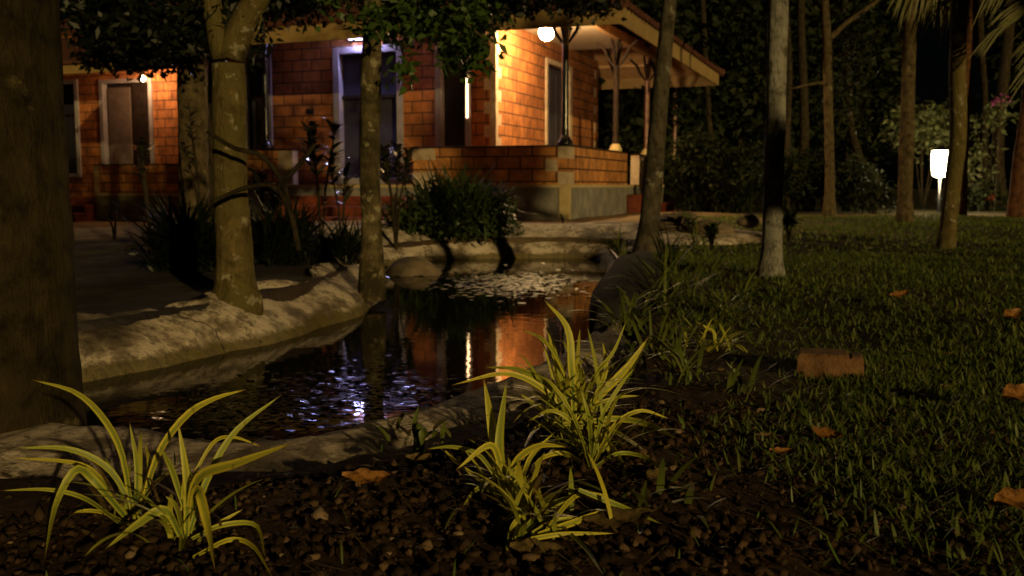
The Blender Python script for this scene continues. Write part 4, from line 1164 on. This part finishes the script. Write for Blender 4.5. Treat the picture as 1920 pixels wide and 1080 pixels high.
straplant("strap_leaf_plant", (1110, 880), 1.80, [
    ([(1108, 878), (1080, 800), (1035, 770), (990, 790)], 9, .04), ([(1110, 875), (1105, 790), (1090, 730)], 9, .05), ([(1112, 875), (1150, 800), (1200, 770), (1255, 785)], 9, .05),
    ([(1112, 878), (1160, 850), (1215, 860), (1262, 900)], 8, -.05), ([(1106, 880), (1060, 850), (1015, 860), (985, 900)], 9, -.05), ([(1110, 870), (1130, 780), (1165, 720), (1190, 690)], 9, .1), ([(1108, 872), (1075, 780), (1035, 720), (1000, 700)], 8, .1)],
    "loose dim strap leaf clump between the largest clump and the low spreading clump", extra=30, el=.17, spread=.10)
small = [((1330, 650), 3.2, "strap leaf clump at the lawn's left border below the weeds", 34, .17), ((1235, 585), 4.3, "strap leaf clump growing in front of the dark curved bank end", 34, .36), ((1180, 700), 2.75, "thin strap leaf clump just behind the largest clump", 20, .24),
         ((1290, 720), 2.6, "dim strap leaf clump right of the largest clump", 18, .20), ((1250, 500), 6.3, "grassy tuft beside the slim leaning trunk's foot", 40, .34), ((1160, 485), 8.0, "dark grassy tuft at the pond's far right corner", 40, .32),
         ((1200, 1000), 1.5, "dim strap leaf tuft right of the low spreading clump", 22, .13), ((1385, 740), 2.45, "small grass tuft on the bare soil by the laterite block", 16, .12), ((1320, 520), 5.6, "weedy tuft between the curved bank end and the pale trunk", 44, .26), ((1400, 560), 4.7, "small weedy tuft on the lawn in front of the pale trunk", 24, .18),
         ((785, 838), 1.95, "tiny grass tuft at the edge of the near bank", 14, .055)]
small += [((1275, 560), 4.6, "leafy tuft on the right pond edge between the curved bank end and the left border weeds", 40, .3), ((1180, 620), 3.6, "strap leaf tuft at the pond's right rim just before the curved bank end", 34, .26),
          ((1310, 455), 8.2, "weedy tuft behind the dark curved bank end", 40, .3), ((1350, 590), 4.0, "yellowish weed tuft with stiff short leaves left of the lawn", 30, .2), ((1240, 660), 3.1, "dim tuft between the largest clump and the left border clump", 30, .22)]
for (b, Y, lab, ne, el) in small:
    straplant("strap_leaf_tuft", b, Y, [([(b[0], b[1]), (b[0] + random.uniform(-10, 10), b[1] - 40 * 2 / Y), (b[0] + random.uniform(-25, 25), b[1] - 75 * 2 / Y)], 12 * 2 / Y, .03)], lab, extra=ne, el=el, m_=M_strap2 if b[0] not in (1330, ) else M_strapv, spread=.12, ew=.011)

# ------------------------------------------------------------------ lawn (nobody could count it)
def lawnpts(n, x0f, x1f, y0, y1):
    y = (rng.random(n) * (y1 ** 2 - y0 ** 2) + y0 ** 2) ** .5
    f_ = rng.random(n) * (x1f - x0f) + x0f
    return np.stack([f_ * y, y], 1)
def lawn(n, y0, y1, l0, w0, x0f=.13, x1f=.60):
    P = lawnpts(n, x0f, x1f, y0, y1)
    cl = np.sin(P[:, 0] * 5.1 + np.sin(P[:, 1] * 3.3)) * np.sin(P[:, 1] * 4.3 + np.sin(P[:, 0] * 4.1))
    edge = .72 + .22 * np.sin(P[:, 1] * 2.7) + .12 * P[:, 1] * (P[:, 1] < 3) * 0
    keep = (rng.random(len(P)) < .72 + .42 * cl) & (P[:, 0] > edge + rng.normal(0, .12, len(P))) & (sdist(P[:, 0], P[:, 1]) > .3)
    P = P[keep]; k_ = 3
    P = np.repeat(P, k_, 0) + rng.normal(0, l0 * .12, (len(P) * k_, 2)); n2 = len(P)
    b = np.stack([P[:, 0], P[:, 1], base_z(P[:, 0], P[:, 1]) - .004], 1)
    return blades(b, l0 * rng.uniform(.3, 1.1, n2), w0 * rng.uniform(.6, 1.5, n2), rng.uniform(0, 6.28, n2), rng.uniform(.3, 1.45, n2), rng.uniform(-.3, 1.2, n2), 3)
V, Fc = join([lawn(17000, 1.05, 3.2, .040, .0042), lawn(20000, 3.2, 7.5, .046, .006), lawn(15000, 7.5, 16, .055, .011)])
tag(npmesh("lawn_grass", V, Fc, M_grass, None), "short broad-bladed lawn grass covering the ground at right", "grass", kind="stuff")
# sparse weeds on the soil bed
P = np.stack([rng.uniform(-.9, 1.0, 900), rng.uniform(1.15, 2.6, 900)], 1); P = P[(sdist(P[:, 0], P[:, 1]) > .34)]
P = P[rng.random(len(P)) < .12 + .5 * smooth(.3, .8, P[:, 0])]
n2 = len(P); b = np.stack([P[:, 0], P[:, 1], base_z(P[:, 0], P[:, 1])], 1)
V, Fc = blades(b, .035 * rng.uniform(.5, 1.3, n2), .003 * np.ones(n2), rng.uniform(0, 6.28, n2), rng.uniform(.2, 1.2, n2), rng.uniform(.2, 1, n2), 3)
tag(npmesh("bed_weeds", V, Fc, M_grass, None), "sparse weed blades over the brown soil bed", "weeds", kind="stuff")

# soil crumbs
def crumbs(n, x0, x1, y0, y1, s0, s1):
    ico = np.array([(0, 0, 1), (.9, 0, .4), (.28, .85, .4), (-.72, .53, .4), (-.72, -.53, .4), (.28, -.85, .4), (.72, .53, -.4), (-.28, .85, -.4), (-.9, 0, -.4), (-.28, -.85, -.4), (.72, -.53, -.4), (0, 0, -1)])
    fs = np.array([(0, 1, 2), (0, 2, 3), (0, 3, 4), (0, 4, 5), (0, 5, 1), (1, 6, 2), (2, 6, 7), (2, 7, 3), (3, 7, 8), (3, 8, 4), (4, 8, 9), (4, 9, 5), (5, 9, 10), (5, 10, 1), (1, 10, 6), (6, 11, 7), (7, 11, 8), (8, 11, 9), (9, 11, 10), (10, 11, 6)])
    P = np.stack([rng.uniform(x0, x1, n), rng.uniform(y0, y1, n)], 1); P = P[rng.random(n) > smooth(.3, .8, P[:, 0]) * .85]; P = P[rng.random(len(P)) < .78 + .4 * np.sin(P[:, 0] * 9 + np.sin(P[:, 1] * 7)) * np.sin(P[:, 1] * 11 + 1)]; P = P[sdist(P[:, 0], P[:, 1]) > .36 + .34 * smooth(-.35, -.85, P[:, 0])]; n = len(P)
    s_ = s0 + (s1 - s0) * rng.random(n) ** 6
    V = ico[None] * s_[:, None, None] * rng.uniform(.6, 1.3, (n, 1, 3)) * (1 + rng.normal(0, .34, (n, 12, 1)))
    V += np.stack([P[:, 0], P[:, 1], gz(P[:, 0], P[:, 1]) + s_ * .25], 1)[:, None, :]
    return V.reshape(-1, 3), (np.arange(n)[:, None, None] * 12 + fs[None]).reshape(-1, 3)
V, Fc = crumbs(42000, -1.1, 1.0, 1.0, 2.3, .0008, .0105)
tag(npmesh("soil_crumbs", V, Fc, M_soil, None, True), "lumpy brown soil crumbs and grit of the planting bed", "soil", kind="stuff")

# litter: leaf scraps and twigs mixed into the bed
n = 2600; P = np.stack([rng.uniform(-1.1, 1.6, n), rng.uniform(1.0, 3.4, n)], 1); P = P[sdist(P[:, 0], P[:, 1]) > .3]; n = len(P)
B0 = np.stack([P[:, 0], P[:, 1], gz(P[:, 0], P[:, 1]) + .003], 1)
V, Fc = blades(B0, rng.uniform(.006, .03, n), rng.uniform(.002, .012, n), rng.uniform(0, 6.28, n), rng.uniform(1.2, 1.65, n), rng.uniform(-.5, .5, n), 3)
n = 420; P = np.stack([rng.uniform(-1.0, 1.2, n), rng.uniform(1.05, 2.8, n)], 1); P = P[sdist(P[:, 0], P[:, 1]) > .3]; n = len(P)
B0 = np.stack([P[:, 0], P[:, 1], gz(P[:, 0], P[:, 1]) + .006], 1)
V2, F2 = blades(B0, rng.uniform(.03, .09, n), np.full(n, .0022), rng.uniform(0, 6.28, n), rng.uniform(1.3, 1.58, n), rng.uniform(-.3, .3, n), 3)
V, Fc = join([(V, Fc), (V2, F2)])
tag(npmesh("leaf_litter", V, Fc, M_dryb, None), "brown leaf scraps and twigs littering the soil bed", "litter", kind="stuff")

# floating leaves on the water
def floaters(n, poly, size):
    cx, cy, rx, ry = poly
    P = np.stack([rng.normal(cx, rx, n), rng.normal(cy, ry, n)], 1); P = P[sdist(P[:, 0], P[:, 1]) < -.04]
    n = len(P); a = rng.uniform(0, 6.28, n); s_ = size * rng.uniform(.4, 1.3, n); V = np.zeros((n, 6, 3)); tl_ = rng.normal(0, .05, (n, 2))
    for k_ in range(6):
        th = a + k_ * math.pi / 3; V[:, k_, 0] = P[:, 0] + np.cos(th) * s_; V[:, k_, 1] = P[:, 1] + np.sin(th) * s_ * .8
        V[:, k_, 2] = .005 + (np.cos(th) * tl_[:, 0] + np.sin(th) * tl_[:, 1]) * s_ + rng.random(n) * .003
    return V.reshape(-1, 3), np.arange(n * 6).reshape(n, 6)
c1 = onz(960, 533, 0); c3 = onz(600, 750, 0); c4 = onz(780, 740, 0); c5 = onz(430, 775, 0); c6 = onz(800, 510, 0)
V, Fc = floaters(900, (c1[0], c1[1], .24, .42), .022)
tag(npmesh("lamplit_floating_leaves", V, Fc, M_duck2, None), "golden lit patch of pale leaves floating at the pond's far end", "water plants", kind="stuff")
V, Fc = join([floaters(750, (c3[0], c3[1], .20, .28), .014), floaters(160, (c4[0], c4[1], .07, .16), .012), floaters(180, (c5[0], c5[1], .15, .2), .013), floaters(220, (c6[0], c6[1], .3, .7), .02)])
tag(npmesh("floating_leaves", V, Fc, M_duck, None), "small leaves and scum floating on the dark pond", "water plants", kind="stuff")

# fallen leaves: things
def fallen(px, py, z, L_, wr, rz, curl, m_, label, group=None, tilt=0.0):
    c = onz(px, py, z); n = 9; V = []; Fs = []
    for i in range(n):
        t = i / (n - 1); ww = wr * L_ * math.sin(math.pi * min(max(t, .02), .98)) ** .65 * .5 * (1 + .07 * math.sin(i * 2.3))
        x = (t - .5) * L_; zc2 = curl * .4 * L_ * (4 * (t - .5) ** 2) * (1 if t > .5 else .3)
        for k_, s_ in enumerate((-1, -.5, 0, .5, 1)):
            V.append((x, ww * s_, zc2 + curl * L_ * .7 * s_ * s_ * wr + .035 * L_ * math.sin(i * 1.7 + k_ * 2)))
    for i in range(n - 1):
        for k_ in range(4): a = i * 5 + k_; Fs.append((a, a + 1, a + 6, a + 5))
    o = MB().add(V, Fs).build("fallen_leaf", m_, None, True)
    o.location = (c[0], c[1], z + .006 + .5 * L_ * wr * math.sin(tilt)); o.rotation_euler = (tilt, random.uniform(-.15, .15), rz)
    return tag(o, label, "fallen leaf", group)
fallen(686, 912, .215, .078, .42, .25, .18, M_dry, "bright orange fallen leaf on the soil between the foreground plants", tilt=.5)
fallen(1005, 1050, .205, .072, .55, .15, .12, M_dryb, "curled yellowish dry leaf at the bottom centre", tilt=.35)
fallen(1686, 560, .225, .085, .5, .1, .2, M_dry, "orange fallen leaf on the lawn, farthest of the lawn leaves", tilt=.5)
fallen(1896, 602, .225, .085, .6, .5, .3, M_dry, "orange fallen leaf on the lawn near the right edge above the largest one", tilt=.5)
fallen(1908, 758, .225, .11, .5, .5, .25, M_dry, "largest orange fallen leaf at the right edge of the lawn", tilt=.5)
fallen(1905, 958, .22, .075, .6, .2, .2, M_dry, "orange fallen leaf near the lower right corner", tilt=.4)
fallen(1550, 828, .215, .06, .45, -.7, .3, M_dry, "small twisted orange leaf below the laterite block", tilt=.5)
fallen(1462, 855, .21, .04, .4, .1, .2, M_dry, "small yellow leaf left of the twisted orange leaf", tilt=.4)
fallen(1432, 825, .21, .035, .4, .1, .2, M_dryb, "small pale leaf just above the small yellow leaf", tilt=.4)
fallen(1160, 990, .21, .10, .45, .0, .1, M_dryb, "long dull brown leaf right of the low spreading clump", tilt=.3)
fallen(785, 872, .215, .045, .5, .1, .3, M_dryb, "small brown curled leaf by the edge of the near bank", tilt=.4)
fallen(1230, 905, .21, .06, .5, .8, .2, M_dryb, "dull brown leaf under the tips of the largest clump", tilt=.3)
for i in range(70):
    Y = random.uniform(1.25, 4.2); x = random.uniform(-.1, .48) * Y
    if Y < 2.2: x = random.uniform(-.15, .5) * Y
    if float(sdist(np.array([x]), np.array([Y]))[0]) < .34: continue
    o = fallen(960, 900, .2, random.uniform(.02, .045), random.uniform(.35, .6), random.uniform(0, 6), random.uniform(.1, .3), M_dryb, "small dull dry leaf lying in the dark soil and grass", "small dry leaves scattered in the soil and grass", random.uniform(0, .5))
    o.location = (x, Y, float(base_z(x, Y)) + .008)
